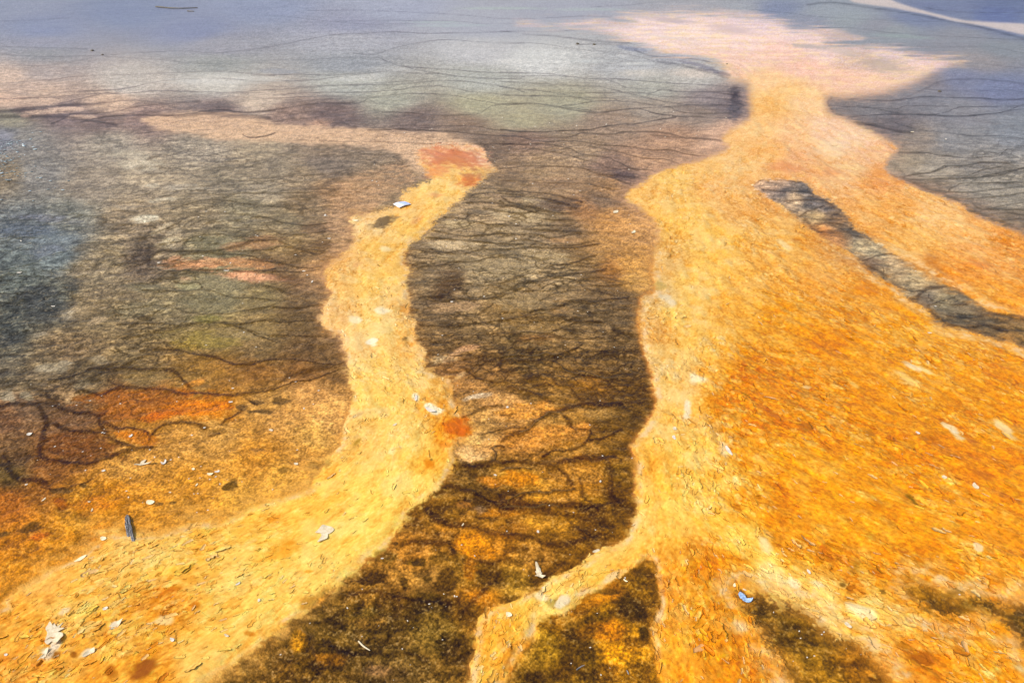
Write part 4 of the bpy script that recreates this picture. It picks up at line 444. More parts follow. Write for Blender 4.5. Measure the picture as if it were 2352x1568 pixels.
flaky = field([(1750,120,0),(1600,60,0),(1950,150,0),(1760,260,.5),(1900,330,.4),(1600,450,.7),(1700,560,.9),(1560,700,1),(1520,820,1),(1600,900,1),(1560,1100,1.1),(1500,1200,1),(1350,1310,1),(1200,1400,1),(1120,1540,.8),(1850,800,.7),(2000,950,.9),(2100,1150,.9),(2250,1000,.8),(1750,1270,1),(1950,1380,1),(2150,1480,1.1),(1600,1450,1.1),(2200,1250,1.1),(1700,1400,.8),(2150,600,.7),(2300,650,.7),(900,480,.5),(870,620,.6),(850,800,.7),(900,960,.6),(850,1100,.5),(750,1200,.4),(600,1300,.5),(450,1280,.9),(300,1400,1),(150,1480,1),(600,1400,.35),(450,1530,.5),(800,1000,.6)], 40)[:, 0]
pn = sstep(0.35, 0.62, fbm(X, Y, 4.0, 90, 3))
fk = flaky*(0.25+0.85*pn)
lodf = np.clip(1.6-foot*45, 0.0, 1)
lodf2 = np.clip(1.6-foot*90, 0.0, 1)
# tint by streaks: creamy, base, orange
orangeness = np.clip((yc[:, 0]*0+ (205-yc[:, 1])/70.0), 0, 1)      # already rusty areas vary towards rust
sL = 0.34*L1+0.38*L2+0.42*L3+0.40*L4
pale = np.clip(sL-0.45, 0, 2)*0.30*(1+0.3*orangeness); rust = np.clip(-sL-0.35, 0, 2)*(0.22+0.30*orangeness)
yc = mix(yc, np.clip(pale, 0, .75), (252, 222, 160)) if False else yc*(1-np.clip(pale, 0, .7)[:, None]) + np.clip(pale, 0, .7)[:, None]*(np.array([253, 226, 158], np.float32)*(1-orangeness[:, None])+np.array([246, 178, 72], np.float32)*orangeness[:, None])
rustc = np.array([224, 138, 30], np.float32)*(1-orangeness[:, None])+np.array([205, 112, 8], np.float32)*orangeness[:, None]
topf = sstep(260, 480, V)
ra = np.clip(rust, 0, .75)*(0.35+0.65*topf)
yc = yc*(1-ra[:, None])+rustc*ra[:, None]
# bigger blotches in the rusty fan
bl = fbm(X, Y, 3.5, 95, 4, foot=foot)
bl = .55*bl+.45*n5+.2*(n3-.5)
yc = yc*(1-(orangeness*sstep(.50, .62, bl)*.35)[:, None]) + (orangeness*sstep(.50, .62, bl)*.35)[:, None]*np.array([214, 122, 10], np.float32)
# individual flakes: some bleached, some grey-green skins
for cc, lo, wt in ((c1, lodf, 1.0), (c2, lodf2, .8)):
    idv = cc[2]
    pa = wt*fk*lo*sstep(.80, .9, idv)*sstep(.02, .14, cc[1])*.5*(1-.35*orangeness)
    yc = mix(yc, np.clip(pa, 0, .7), (250, 220, 155))
    pg = wt*fk*lo*sstep(.16, .10, idv)*sstep(.02, .12, cc[1])*.35
    yc = mix(yc, np.clip(pg, 0, .6), (214, 176, 100))
    ct = wt*(.20+.8*np.clip(fk, 0, 1))*.8*np.clip(lo+.3, 0, 1)*(idv*17 % 1-.5)
    yc = yc*(1+ct[:, None]*np.array([.06, .15, .42], np.float32)*(.6+.8*orangeness[:, None]))
    # shade under curled flake edges painted as brown lines, lee side only
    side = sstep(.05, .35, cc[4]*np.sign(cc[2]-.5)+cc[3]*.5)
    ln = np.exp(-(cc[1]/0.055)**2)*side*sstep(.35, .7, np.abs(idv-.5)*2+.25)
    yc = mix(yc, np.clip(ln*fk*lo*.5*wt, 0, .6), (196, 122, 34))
yc = yc*(1+((0.07*(n3s-.5)+.045*L4+0.10*(n4-.5)+.09*grain)*(.6+orangeness))[:, None]*np.array([.7, 1, 1.4], np.float32))*np.array([1, .985, .93], np.float32)**sstep(300, 700, V)[:, None]
cloud = sstep(.5, .8, fbm(X, Y, 7, 140, 4, foot=foot))*(1-orangeness)
yc = mix(yc, .36*cloud*(1-.2*sstep(1150, 1350, V)), (255, 228, 160))
yc = np.minimum(yc*(1+sstep(900, 1200, V)[:, None]*np.array([.05, .03, -.10], np.float32)), 254)
pl = orangeness*sstep(.56, .66, 1-bl)*.30
yc = yc*(1-pl[:, None])+pl[:, None]*np.array([250, 188, 88], np.float32)
yc = yc*np.array([1, .978, 1.0], np.float32)
yc = yc*(1+(.06*(n1s-.5)*sstep(260, 120, V))[:, None])
# grit in rusty parts
grit = orangeness*topf*sstep(.62, .85, fbm(X, Y, 55, 99, 2, foot=foot))*.35
yc = mix(yc, np.clip(grit, 0, .5), (150, 95, 20))

def matalpha(sd, sf): return sstep(sf, -sf, sd+edge_n*5+(n2-.5)*5)
softR = 1.6+ 13*sstep(460, 160, V) + 4*np.exp(-((U-1480)/60)**2-((V-560)/120)**2)*2
jag = ((n3-.5)*9+(n5-.5)*9+(n2-.5)*5+(n4-.5)*9)*.6
aL = sstep(1, -1, (sdL+jag*(1+.8*sstep(900, 500, V)+.8*sstep(1150, 1250, V)*sstep(700, 600, U)))/(4.0+5*sstep(1000, 1150, V)*sstep(760, 700, U))); aR = sstep(1, -1, (sdR+jag+(n1-.5)*26*sstep(220, 120, V))/(softR+1.5))
frg = sstep(.60, .70, .5*n5+.5*n3)*sstep(420, 520, V)
aL = np.maximum(aL, .75*frg*np.exp(-np.clip(sdL, 0, 99)/10.0)*(sdL < 40)); aR = np.maximum(aR, .75*frg*np.exp(-np.clip(sdR, 0, 99)/8.0)*(sdR < 40))
aM = np.maximum(aL, aR)
# bleached crust along the rims
rimL = np.exp(-((sdL+6)/(5.0+4*n1))**2)*sstep(420, 560, V)*np.clip(n2*2-.4, 0, 1)
rimR = np.exp(-((sdR+9)/(6.0+5*n1))**2)*sstep(520, 640, V)*np.clip(n2*2-.3, 0, 1)
yc = mix(yc, np.clip(np.maximum(rimL, rimR)*.7*(.5+.7*n3s), 0, .75), (238, 204, 158))
rimo = np.exp(-(np.minimum(np.abs(sdL+1), np.abs(sdR+1))/5.0)**2)*n5s
yc = mix(yc, .34*rimo*n2s, (230, 168, 96))
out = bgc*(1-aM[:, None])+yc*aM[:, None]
# coloured stains lying over the mats
for q in PATCH:
    (cx, cy, rx, ry, an, R, G, B, st, so) = q
    m = np.where((np.abs(U-cx) < rx*1.6+ry+8) & (np.abs(V-cy) < ry*1.6+rx*.8+8) & (aM > .3))[0]
    if len(m) == 0: continue
    a = math.radians(an); ca, sa = math.cos(a), math.sin(a); kk = min(1.0, ry/14.0+0.15)
    x = U[m]+np.clip(W2[0][m]-U[m], -rx, rx)*kk-cx; y = V[m]+np.clip(W2[1][m]-V[m], -ry, ry)*kk-cy
    r = np.sqrt(((x*ca+y*sa)/rx)**2+((-x*sa+y*ca)/ry)**2)-.05+(n2[m]-0.5)*0.6+(n3[m]-0.5)*0.5-0.14*L2[m]
    al = st*sstep(1+so, 1-so, r)*aM[m]*.9
    out[m] = mix(out[m], al, (R, G, B))
# pale threads
AT = veins([(c, r, 1.6, 1.0, p) for c, r, p in THREADS], WV, np.full(U.shape, .5, np.float32))
out = mix(out, AT*.45*(1-aM), (140, 118, 92))

# the land beyond the part traced from the image keeps its nearest colour but is never brighter than the silt
lin = np.clip(out/255.0, 0.01, 0.998)
lin = np.where(lin <= 0.04045, lin/12.92, ((lin+0.055)/1.055)**2.4)      # sampled picture colours
# reflectance = what the sample would need to be under this sun and sky (minus the usual wet sheen)
lin = (lin-SHEEN*(0.030*np.exp(-np.clip(V, 0, 2000)/470.0)+0.001)[:, None])/KLIGHT
lin = np.clip(lin, 0.004, 0.86).astype(np.float32)

# ------------------------------------------------------------------ relief
Z = (fbm(X, Y, 0.9, 120, 2)-.5)*0.02
Z += 0.005*sstep(10, -30, sdL+jag)*sstep(-40, 300, V)+0.005*sstep(10, -30, sdR+jag)*sstep(250, 500, V)
Z += aM*(0.0013*L2*lodf2+0.0020*L1*lodf)
for cc, lo, h in ((c1, lodf, .0034), (c2, lodf2, .0018)):
    idv = cc[2]
    tilt = cc[3]*(idv*7 % 1-.5)*2+cc[4]*(idv*13 % 1-.5)*3
    Z += aM*fk*lo*h*np.clip(tilt+.35*(idv-.5), -1.2, 1.2)
Z += (1-aM)*grn*(0.0045*(n3-.5)*np.clip(1.5-foot*60, 0, 1)+0.004*(n2-.5)+0.0018*grain*lodf2)
Z += (1-aM)*(AT*0.004+AV*0.0015*sstep(300, 600, V))
Z = Z.astype(np.float32)
wet = (1-aM)*0.6+0.2+0.2*n1*0
RGH = np.clip(0.50-0.10*(1-aM)+0.12*(n2-.5), 0.25, 0.8).astype(np.float32)

# ------------------------------------------------------------------ meshes
def smooth_mat(name):
    m = bpy.data.materials.new(name); m.use_nodes = True; t = m.node_tree; b = t.nodes["Principled BSDF"]
    a = t.nodes.new("ShaderNodeAttribute"); a.attribute_name = "mineral_and_light"
    g_ = t.nodes.new("ShaderNodeTexCoord"); nz = t.nodes.new("ShaderNodeTexNoise"); nz.inputs["Scale"].default_value = 260; nz.inputs["Detail"].default_value = 3
    t.links.new(g_.outputs["Object"], nz.inputs["Vector"])
    mp = t.nodes.new("ShaderNodeMapRange"); mp.inputs[1].default_value = .3; mp.inputs[2].default_value = .7; mp.inputs[3].default_value = .90; mp.inputs[4].default_value = 1.09
    t.links.new(nz.outputs["Fac"], mp.inputs[0])
    vm = t.nodes.new("ShaderNodeVectorMath"); vm.operation = 'MULTIPLY'
    t.links.new(a.outputs["Color"], vm.inputs[0]); t.links.new(mp.outputs[0], vm.inputs[1]); t.links.new(vm.outputs[0], b.inputs["Base Color"])
    bp = t.nodes.new("ShaderNodeBump"); bp.inputs["Strength"].default_value = .25; bp.inputs["Distance"].default_value = .002
    t.links.new(nz.outputs["Fac"], bp.inputs["Height"]); t.links.new(bp.outputs[0], b.inputs["Normal"])
    ra_ = t.nodes.new("ShaderNodeAttribute"); ra_.attribute_name = "roughness"; t.links.new(ra_.outputs["Fac"], b.inputs["Roughness"])
    b.inputs["IOR"].default_value = 1.33; b.inputs["Specular IOR Level"].default_value = 0.15
    return m
M_ground = smooth_mat("wet_silt"); M_mat = smooth_mat("microbial_mat")
idx = np.arange(NC*NR, dtype=np.int32).reshape(NR, NC)
q = np.stack([idx[1:, :-1], idx[1:, 1:], idx[:-1, 1:], idx[:-1, :-1]], -1).reshape(-1, 4)
fa = aM[q].mean(1); inL = (aL[q].mean(1) >= aR[q].mean(1))
co = np.stack([X, Y, Z], 1).astype(np.float32)
# shared vertex normals, so that the sheets meet without a visible seam
G3 = co.reshape(NR, NC, 3); du_ = np.empty_like(G3); dv_ = np.empty_like(G3)
du_[:, 1:-1] = G3[:, 2:]-G3[:, :-2]; du_[:, 0] = G3[:, 1]-G3[:, 0]; du_[:, -1] = G3[:, -1]-G3[:, -2]
dv_[1:-1] = G3[:-2]-G3[2:]; dv_[0] = G3[0]-G3[1]; dv_[-1] = G3[-2]-G3[-1]
NRM = np.cross(du_.reshape(-1, 3), dv_.reshape(-1, 3)); NRM /= np.linalg.norm(NRM, axis=1, keepdims=True)+1e-12
def sheet(name, faces, mat, label=None, cat=None, kind=None):
    used = np.unique(faces); rm = np.full(NC*NR, -1, np.int32); rm[used] = np.arange(len(used), dtype=np.int32)
    f = rm[faces].astype(np.int32); me = bpy.data.meshes.new(name); nf = len(f)
    me.vertices.add(len(used)); me.vertices.foreach_set("co", co[used].ravel())
    me.loops.add(nf*4); me.loops.foreach_set("vertex_index", f.ravel())
    me.polygons.add(nf); me.polygons.foreach_set("loop_start", np.arange(nf, dtype=np.int32)*4)
    me.polygons.foreach_set("use_smooth", np.ones(nf, bool)); me.update(calc_edges=True)
    ca = me.attributes.new("mineral_and_light", 'FLOAT_COLOR', 'POINT')
    ca.data.foreach_set("color", np.concatenate([lin[used], np.ones((len(used), 1), np.float32)], 1).ravel())
    rr = me.attributes.new("roughness", 'FLOAT', 'POINT'); rr.data.foreach_set("value", RGH[used])
    me.normals_split_custom_set_from_vertices(NRM[used].tolist())
    me.materials.append(mat); o = bpy.data.objects.new(name, me); sc.collection.objects.link(o)
    if label: o["label"] = label
    if cat: o["category"] = cat
    if kind: o["kind"] = kind
    return o
sheet("ground", q[fa < .5], M_ground, kind="structure")
sheet("microbial_mat", q[(fa >= .5) & inL], M_mat, "pale yellow microbial mat winding down the left and spreading to the lower left corner", "microbial mat", "stuff")
sheet("microbial_mat", q[(fa >= .5) & ~inL], M_mat, "wide yellow and orange microbial mat fanning out over the right half", "microbial mat", "stuff")
Zg = Z.reshape(NR, NC); ALg = aM.reshape(NR, NC); Cg = lin.reshape(NR, NC, 3)
FXg = FX.reshape(NR, NC); FYg = FY.reshape(NR, NC); FKg = (aM*fk).reshape(NR, NC); ORg = orangeness.reshape(NR, NC)
def cell(u, v): return min(max(int(np.searchsorted(vrow, v)), 0), NR-1), min(max(int(np.searchsorted(ucol, u)), 0), NC-1)
def zat(u, v): i, j = cell(u, v); return float(Zg[i, j])

# ------------------------------------------------------------------ materials for loose things
def simple_mat(name, c1_, c2_, scale=60, rough=.6, bump=.3, dist=.001, spec=.4):
    m = bpy.data.materials.new(name); m.use_nodes = True; t = m.node_tree; b = t.nodes["Principled BSDF"]
    g_ = t.nodes.new("ShaderNodeTexCoord"); nz = t.nodes.new("ShaderNodeTexNoise"); nz.inputs["Scale"].default_value = scale; nz.inputs["Detail"].default_value = 5
    t.links.new(g_.outputs["Object"], nz.inputs["Vector"])
    cr = t.nodes.new("ShaderNodeValToRGB"); cr.color_ramp.elements[0].position = .35; cr.color_ramp.elements[1].position = .65
    cr.color_ramp.elements[0].color = (*c1_, 1); cr.color_ramp.elements[1].color = (*c2_, 1)
    t.links.new(nz.outputs["Fac"], cr.inputs[0]); t.links.new(cr.outputs[0], b.inputs["Base Color"])
    bp = t.nodes.new("ShaderNodeBump"); bp.inputs["Strength"].default_value = bump; bp.inputs["Distance"].default_value = dist
    t.links.new(nz.outputs["Fac"], bp.inputs["Height"]); t.links.new(bp.outputs[0], b.inputs["Normal"])
    b.inputs["Roughness"].default_value = rough; b.inputs["Specular IOR Level"].default_value = spec
    return m
M_chip = simple_mat("bleached_mat", (.56, .43, .24), (.68, .56, .36), 90)
M_chipy = simple_mat("yellowed_mat", (.78, .58, .28), (.85, .72, .45), 90)
M_chipw = simple_mat("white_mat", (.55, .46, .33), (.68, .60, .48), 90)
M_wood = simple_mat("weathered_wood", (.07, .062, .055), (.36, .34, .32), 240, .55, .8, .002)
M_peb = simple_mat("grey_pebble", (.10, .12, .11), (.30, .34, .33), 80, .4, .4, .002)
M_pebl = simple_mat("pale_pebble", (.30, .36, .35), (.52, .58, .57), 80, .35, .3, .002)
M_rim = simple_mat("dark_crust", (.045, .035, .015), (.12, .09, .04), 120, .5, .6, .002)
M_film = simple_mat("blue_grey_film", (.16, .24, .40), (.42, .55, .66), 150, .35, .5, .001)
M_card = simple_mat("white_card", (.62, .72, .86), (.74, .82, .90), 30, .5, .05)
M_cardp = simple_mat("blue_print", (.30, .40, .70), (.56, .60, .76), 22, .45, .05)
M_edge = simple_mat("card_border", (.80, .80, .80), (.86, .86, .86), 30, .5, .02)

def link(name, me, mat, parent=None, label=None, cat=None, group=None, kind=None):
    me.materials.clear(); me.materials.append(mat)
    o = bpy.data.objects.new(name, me); sc.collection.objects.link(o)
    if parent: o.parent = parent
    for k, v in (("label", label), ("category", cat), ("group", group), ("kind", kind)):
        if v: o[k] = v
    return o
def leaf_mesh(name, outline, thick, bend, rnd, rip=.12):
    """thin curled flake with a top and an underside; outline in metres"""
    P = catmull(outline, 3, True); n = len(P); cx = sum(p[0] for p in P)/n; cy = sum(p[1] for p in P)/n
    R = max(math.hypot(p[0]-cx, p[1]-cy) for p in P); ph = rnd.random()*6.28; ax = rnd.random()*6.28
    rings = (0.0, .35, .7, 1.0); vs = []; fs = []
    def h(x, y):
        a = (x*math.cos(ax)+y*math.sin(ax))/R; r2 = (x*x+y*y)/(R*R)
        return bend*R*(a*a)*(.7+.5*math.sin(ph+3*math.atan2(y, x)))+rip*R*.12*math.sin(7*a+ph)+.06*R*r2
    for side in (0, 1):
        for k in rings[1:]:
            for p in P:
                x = (p[0]-cx)*k; y = (p[1]-cy)*k; vs.append((x, y, h(x, y)+(thick if side == 0 else 0)))
        vs.append((0, 0, h(0, 0)+(thick if side == 0 else 0)))
    S = 3*n+1
    for side in (0, 1):
        b = side*S
        for r in range(2):
            for i in range(n):
                j = (i+1) % n; f = (b+r*n+i, b+(r+1)*n+i, b+(r+1)*n+j, b+r*n+j); fs.append(f if side == 0 else f[::-1])
        for i in range(n):
            j = (i+1) % n; f = (b+3*n, b+i, b+j); fs.append(f if side == 0 else f[::-1])
    for i in range(n):
        j = (i+1) % n; fs.append((2*n+i, S+2*n+i, S+2*n+j, 2*n+j))
    me = bpy.data.meshes.new(name); me.from_pydata(vs, [], fs)
    bm = bmesh.new(); bm.from_mesh(me); bmesh.ops.recalc_face_normals(bm, faces=bm.faces); bm.to_mesh(me); bm.free()
    return me
def outline_from_image(pts):
    """outline given in image pixels -> metres around its middle, and that middle"""
    g_ = [ground_xy(u, v) for u, v in pts]; cx = sum(p[0] for p in g_)/len(g_); cy = sum(p[1] for p in g_)/len(g_)
    mu = sum(p[0] for p in pts)/len(pts); mv = sum(p[1] for p in pts)/len(pts)
    return [(x-cx, y-cy) for x, y in g_], (cx, cy, zat(mu, mv))
def tile_native(x0, y0, k, pts): return [((x0+x/k)/1.7415, (y0+y/k)/1.7415) for x, y in pts]
rnd = random.Random(5)
def scrap(pts, mat, label, thick=.0012, bend=.25, name="dried_mat_scrap", cat="mat scrap", lift=.001):
    ol, (cx, cy, z) = outline_from_image(pts)
    me = leaf_mesh(name, ol, thick, bend, rnd); o = link(name, me, mat, None, label, cat)
    o.location = (cx, cy, z+lift); return o

# ------------------------------------------------------------------ the wood splinter
def splinter():
    k = 1008/180.0; x0, y0 = 440, 2040
    L_ = [(395,112),(345,160),(335,235),(350,300),(338,345),(345,400),(365,480),(372,560),(400,615),(455,598),(440,500),(425,420),(420,350),(400,250),(410,180)]
    R_ = [(397,112),(440,160),(460,240),(470,330),(500,400),(515,500),(535,590),(560,680),(590,780),(583,832),(545,825),(510,760),(475,660),(455,560),(435,450),(425,350),(405,250),(398,180)]
    root = None
    gl = [ground_xy(*p) for p in tile_native(x0, y0, k, L_)]; gr = [ground_xy(*p) for p in tile_native(x0, y0, k, R_)]
    cx = sum(p[0] for p in gl+gr)/len(gl+gr); cy = sum(p[1] for p in gl+gr)/len(gl+gr)
    root = bpy.data.objects.new("wood_splinter", None); sc.collection.objects.link(root)
    root.location = (cx, cy, zat(298, 1220)-.001)
    root["label"] = "dark grey weathered splinter of wood lying on the yellow mat at lower left"; root["category"] = "wood splinter"
    for nm, pts, hh in (("bark_plate", gl, .013), ("long_shard", gr, .017)):
        P = [(x-cx, y-cy) for x, y in pts]; P = catmull(P, 4, True); n = len(P)
        mx = sum(p[0] for p in P)/n; my = sum(p[1] for p in P)/n
        vs, fs = [], []; prof = ((1.0, -.002), (1.02, .35), (.86, .78), (.55, 1.0), (.22, .93))
        # long axis of the piece: shrink across it only, so the back stays a ridge
        a = P[0]; b = max(P, key=lambda p: (p[0]-a[0])**2+(p[1]-a[1])**2); L = math.hypot(b[0]-a[0], b[1]-a[1]); ux, uy = (b[0]-a[0])/L, (b[1]-a[1])/L
        for (s, h) in prof:
            for i, p in enumerate(P):
                t = (p[0]-a[0])*ux+(p[1]-a[1])*uy; qx, qy = a[0]+ux*t, a[1]+uy*t
                # middle line of the piece at t
                near = [r for r in P if abs((r[0]-a[0])*ux+(r[1]-a[1])*uy-t) < L*.06]
                m_ = sum(-(r[0]-a[0])*uy+(r[1]-a[1])*ux for r in near)/len(near)
                d = -(p[0]-a[0])*uy+(p[1]-a[1])*ux
                dd = m_+(d-m_)*s; tt = t+(L*.5-t)*(1-s)*.10
                jz = (rnd.random()-.5)*.0022*(h > .1)
                taper = .35+.65*math.sin(math.pi*min(max(t/L, .06), .94))**.6
                vs.append((a[0]+ux*tt-uy*dd, a[1]+uy*tt+ux*dd, (h*hh if h > 0 else h)*taper+jz))
        for r in range(len(prof)-1):
            for i in range(n):
                j = (i+1) % n; fs.append((r*n+i, r*n+j, (r+1)*n+j, (r+1)*n+i))
        b0 = (len(prof)-1)*n
        for i in range(n//2-1): fs.append((b0+i, b0+i+1, b0+n-2-i, b0+n-1-i))
        me = bpy.data.meshes.new(nm); me.from_pydata(vs, [], fs)
        bm = bmesh.new(); bm.from_mesh(me); bmesh.ops.subdivide_edges(bm, edges=bm.edges[:], cuts=1, use_grid_fill=True, fractal=.0)
        for v_ in bm.verts:
            if v_.co.z > .002:
                gv = math.sin(( -v_.co.x*uy+v_.co.y*ux)*1500+math.sin((v_.co.x*ux+v_.co.y*uy)*60)*1.3)
                v_.co.z += .0009*gv+(rnd.random()-.5)*.0014
        bmesh.ops.recalc_face_normals(bm, faces=bm.faces); bm.to_mesh(me); bm.free()
        link(nm, me, M_wood, root)
splinter()

# ------------------------------------------------------------------ the folded card
def card():
    k = 1344/100.0; C = tile_native(1560, 800, k, [(172, 262), (805, 145), (1140, 278), (508, 462)])
    crease = tile_native(1560, 800, k, [(390, 210), (760, 375)])
    root = bpy.data.objects.new("paper_sheet", None); sc.collection.objects.link(root)
    g4 = [ground_xy(*p) for p in C]; gc = [ground_xy(*p) for p in crease]
    cx = sum(p[0] for p in g4)/4; cy = sum(p[1] for p in g4)/4
    root.location = (cx, cy, max(zat(*p) for p in C)+.002); root["label"] = "folded white and blue printed sheet lying on the yellow mat near its upper end"; root["category"] = "paper sheet"
    A, B, Cc, D = [(x-cx, y-cy) for x, y in g4]; E, G = [(x-cx, y-cy) for x, y in gc]
    def lerp(p, q_, t): return (p[0]+(q_[0]-p[0])*t, p[1]+(q_[1]-p[1])*t)
    def panel(nm, P4, mat, z0, inset=0.0, fold=(0, 0), lab=None, N=10, th=.0012):
        vs, fs = [], []
        for s in (0, 1):
            for i in range(N+1):
                for j in range(N+1):
                    a = inset+(1-2*inset)*i/N; b = inset+(1-2*inset)*j/N
                    p = lerp(lerp(P4[0], P4[1], a), lerp(P4[3], P4[2], a), b)
                    lift = fold[0]*(1-a)+fold[1]*a
                    z = z0+lift+.004*math.sin(a*3.1)*math.sin(b*3.14)+(th if s == 0 else 0)
                    vs.append((p[0], p[1], z))
        S = (N+1)**2
        for i in range(N):
            for j in range(N):
                f = (i*(N+1)+j, (i+1)*(N+1)+j, (i+1)*(N+1)+j+1, i*(N+1)+j+1); fs.append(f); fs.append(tuple(S+x for x in f[::-1]))
        rim = [j for j in range(N+1)]+[i*(N+1)+N for i in range(1, N+1)]+[N*(N+1)+j for j in range(N-1, -1, -1)]+[i*(N+1) for i in range(N-1, 0, -1)]
        for a_, b_ in zip(rim, rim[1:]+rim[:1]): fs.append((a_, b_, S+b_, S+a_))
        me = bpy.data.meshes.new(nm); me.from_pydata(vs, [], fs)
        bm = bmesh.new(); bm.from_mesh(me); bmesh.ops.recalc_face_normals(bm, faces=bm.faces); bm.to_mesh(me); bm.free()
        return link(nm, me, mat, root, lab)
    left = [A, E, G, D]; right = [E, B, Cc, G]
    panel("left_page", left, M_edge, .002, 0, (0, .006)); panel("right_page", right, M_edge, .002, 0, (.006, .003))
    panel("left_print", left, M_card, .0045, .05, (0, .006), "pale blue printed field"); panel("right_print", right, M_cardp, .0045, .05, (.006, .003), "darker blue printed field")
card()

# ------------------------------------------------------------------ the blue-grey film scrap
kf = 1344/150.0
scrap(tile_native(2900, 2340, kf, [(525,262),(610,300),(700,360),(735,420),(770,490),(800,545),(880,562),(940,550),(990,515),(960,580),(900,622),(800,630),(700,600),(620,560),(600,510),(540,470),(505,400),(470,350),(490,300)]),
      M_film, "curled blue grey comma shaped scrap at the head of the lower right dark patch", .0025, .35, "film_scrap", "film scrap", .003)

# ------------------------------------------------------------------ larger dried scraps that can be told apart
kk5 = 1195/120.0; kt = 1344/200.0; kw = 1275/400.0; kb = 1269/170.0
scrap(tile_native(2100, 2240, kk5, [(410,245),(460,225),(520,260),(560,310),(610,340),(630,420),(655,480),(690,470),(650,540),(660,590),(720,600),(770,630),(820,672),(760,690),(690,710),(620,660),(560,640),(480,615),(400,605),(430,575),(490,570),(440,500),(410,430),(450,410)]), M_chip, "white leaf shaped scrap standing on brown silt above the lower middle yellow tongue", .0016, .5, lift=.003)
scrap(tile_native(500, 1800, kt, [(245,430),(290,385),(390,365),(440,300),(520,262),(565,248),(545,290),(470,335),(560,345),(640,335),(765,345),(710,382),(600,375),(480,390),(400,405),(320,400)]), M_chip, "long forked cream scrap on the orange silt below the dark loop at left", .0016, .3, lift=.003)
scrap(tile_native(500, 1800, kt, [(955,310),(985,310),(1010,345),(1050,320),(1075,260),(1110,270),(1095,330),(1040,375),(1000,395),(980,370)]), M_chipw, "small white v shaped scrap right of the long forked cream scrap", .0016, .4, lift=.003)
scrap(tile_native(150, 2450, kw, [(150,200),(185,165),(215,205),(235,180),(265,210),(345,160),(290,220),(360,228),(275,275),(330,290),(350,340),(320,380),(260,440),(200,400),(150,440),(110,410),(125,350),(140,290),(120,240)]), M_chip, "largest torn white scrap near the bottom left corner of the mat", .0018, .2)
scrap(tile_native(150, 2450, kw, [(160,490),(120,500),(70,560),(10,650),(60,610),(100,620),(125,570)]), M_chip, "narrow pale scrap just below the largest torn white scrap", .0018, .3)
scrap(tile_native(150, 2450, kw, [(1105,120),(1060,130),(1000,150),(925,210),(960,215),(930,262),(985,235),(1040,205)]), M_chip, "angular pinkish white scrap upper right of the largest torn white scrap", .0018, .3)
scrap(tile_native(150, 2450, kw, [(745,490),(690,500),(640,530),(590,590),(620,600),(680,560),(740,540)]), M_chip, "white rounded scrap right of the dark brown hole at bottom left", .0018, .3)
scrap(tile_native(1230, 2080, kb, [(450,210),(340,310),(230,400),(300,380),(340,350),(400,430),(420,490),(380,560),(300,690),(360,690),(450,640),(600,580),(625,450),(680,430),(800,325),(740,250),(640,220),(540,200)]), M_chip, "large creased white scrap in the middle of the left yellow stream", .0018, .2)
T1 = lambda c, r, cx, cy, w_, h_, a=0: [(OX[c]+(cx+w_*.5*math.cos(t)*math.cos(a)-h_*.5*math.sin(t)*math.sin(a)+rnd.uniform(-.12, .12)*min(w_, h_))/3.723, OY[r]+(cy+w_*.5*math.cos(t)*math.sin(a)+h_*.5*math.sin(t)*math.cos(a)+rnd.uniform(-.12, .12)*min(w_, h_))/3.723) for t in [k_*math.pi/4 for k_ in range(8)]]
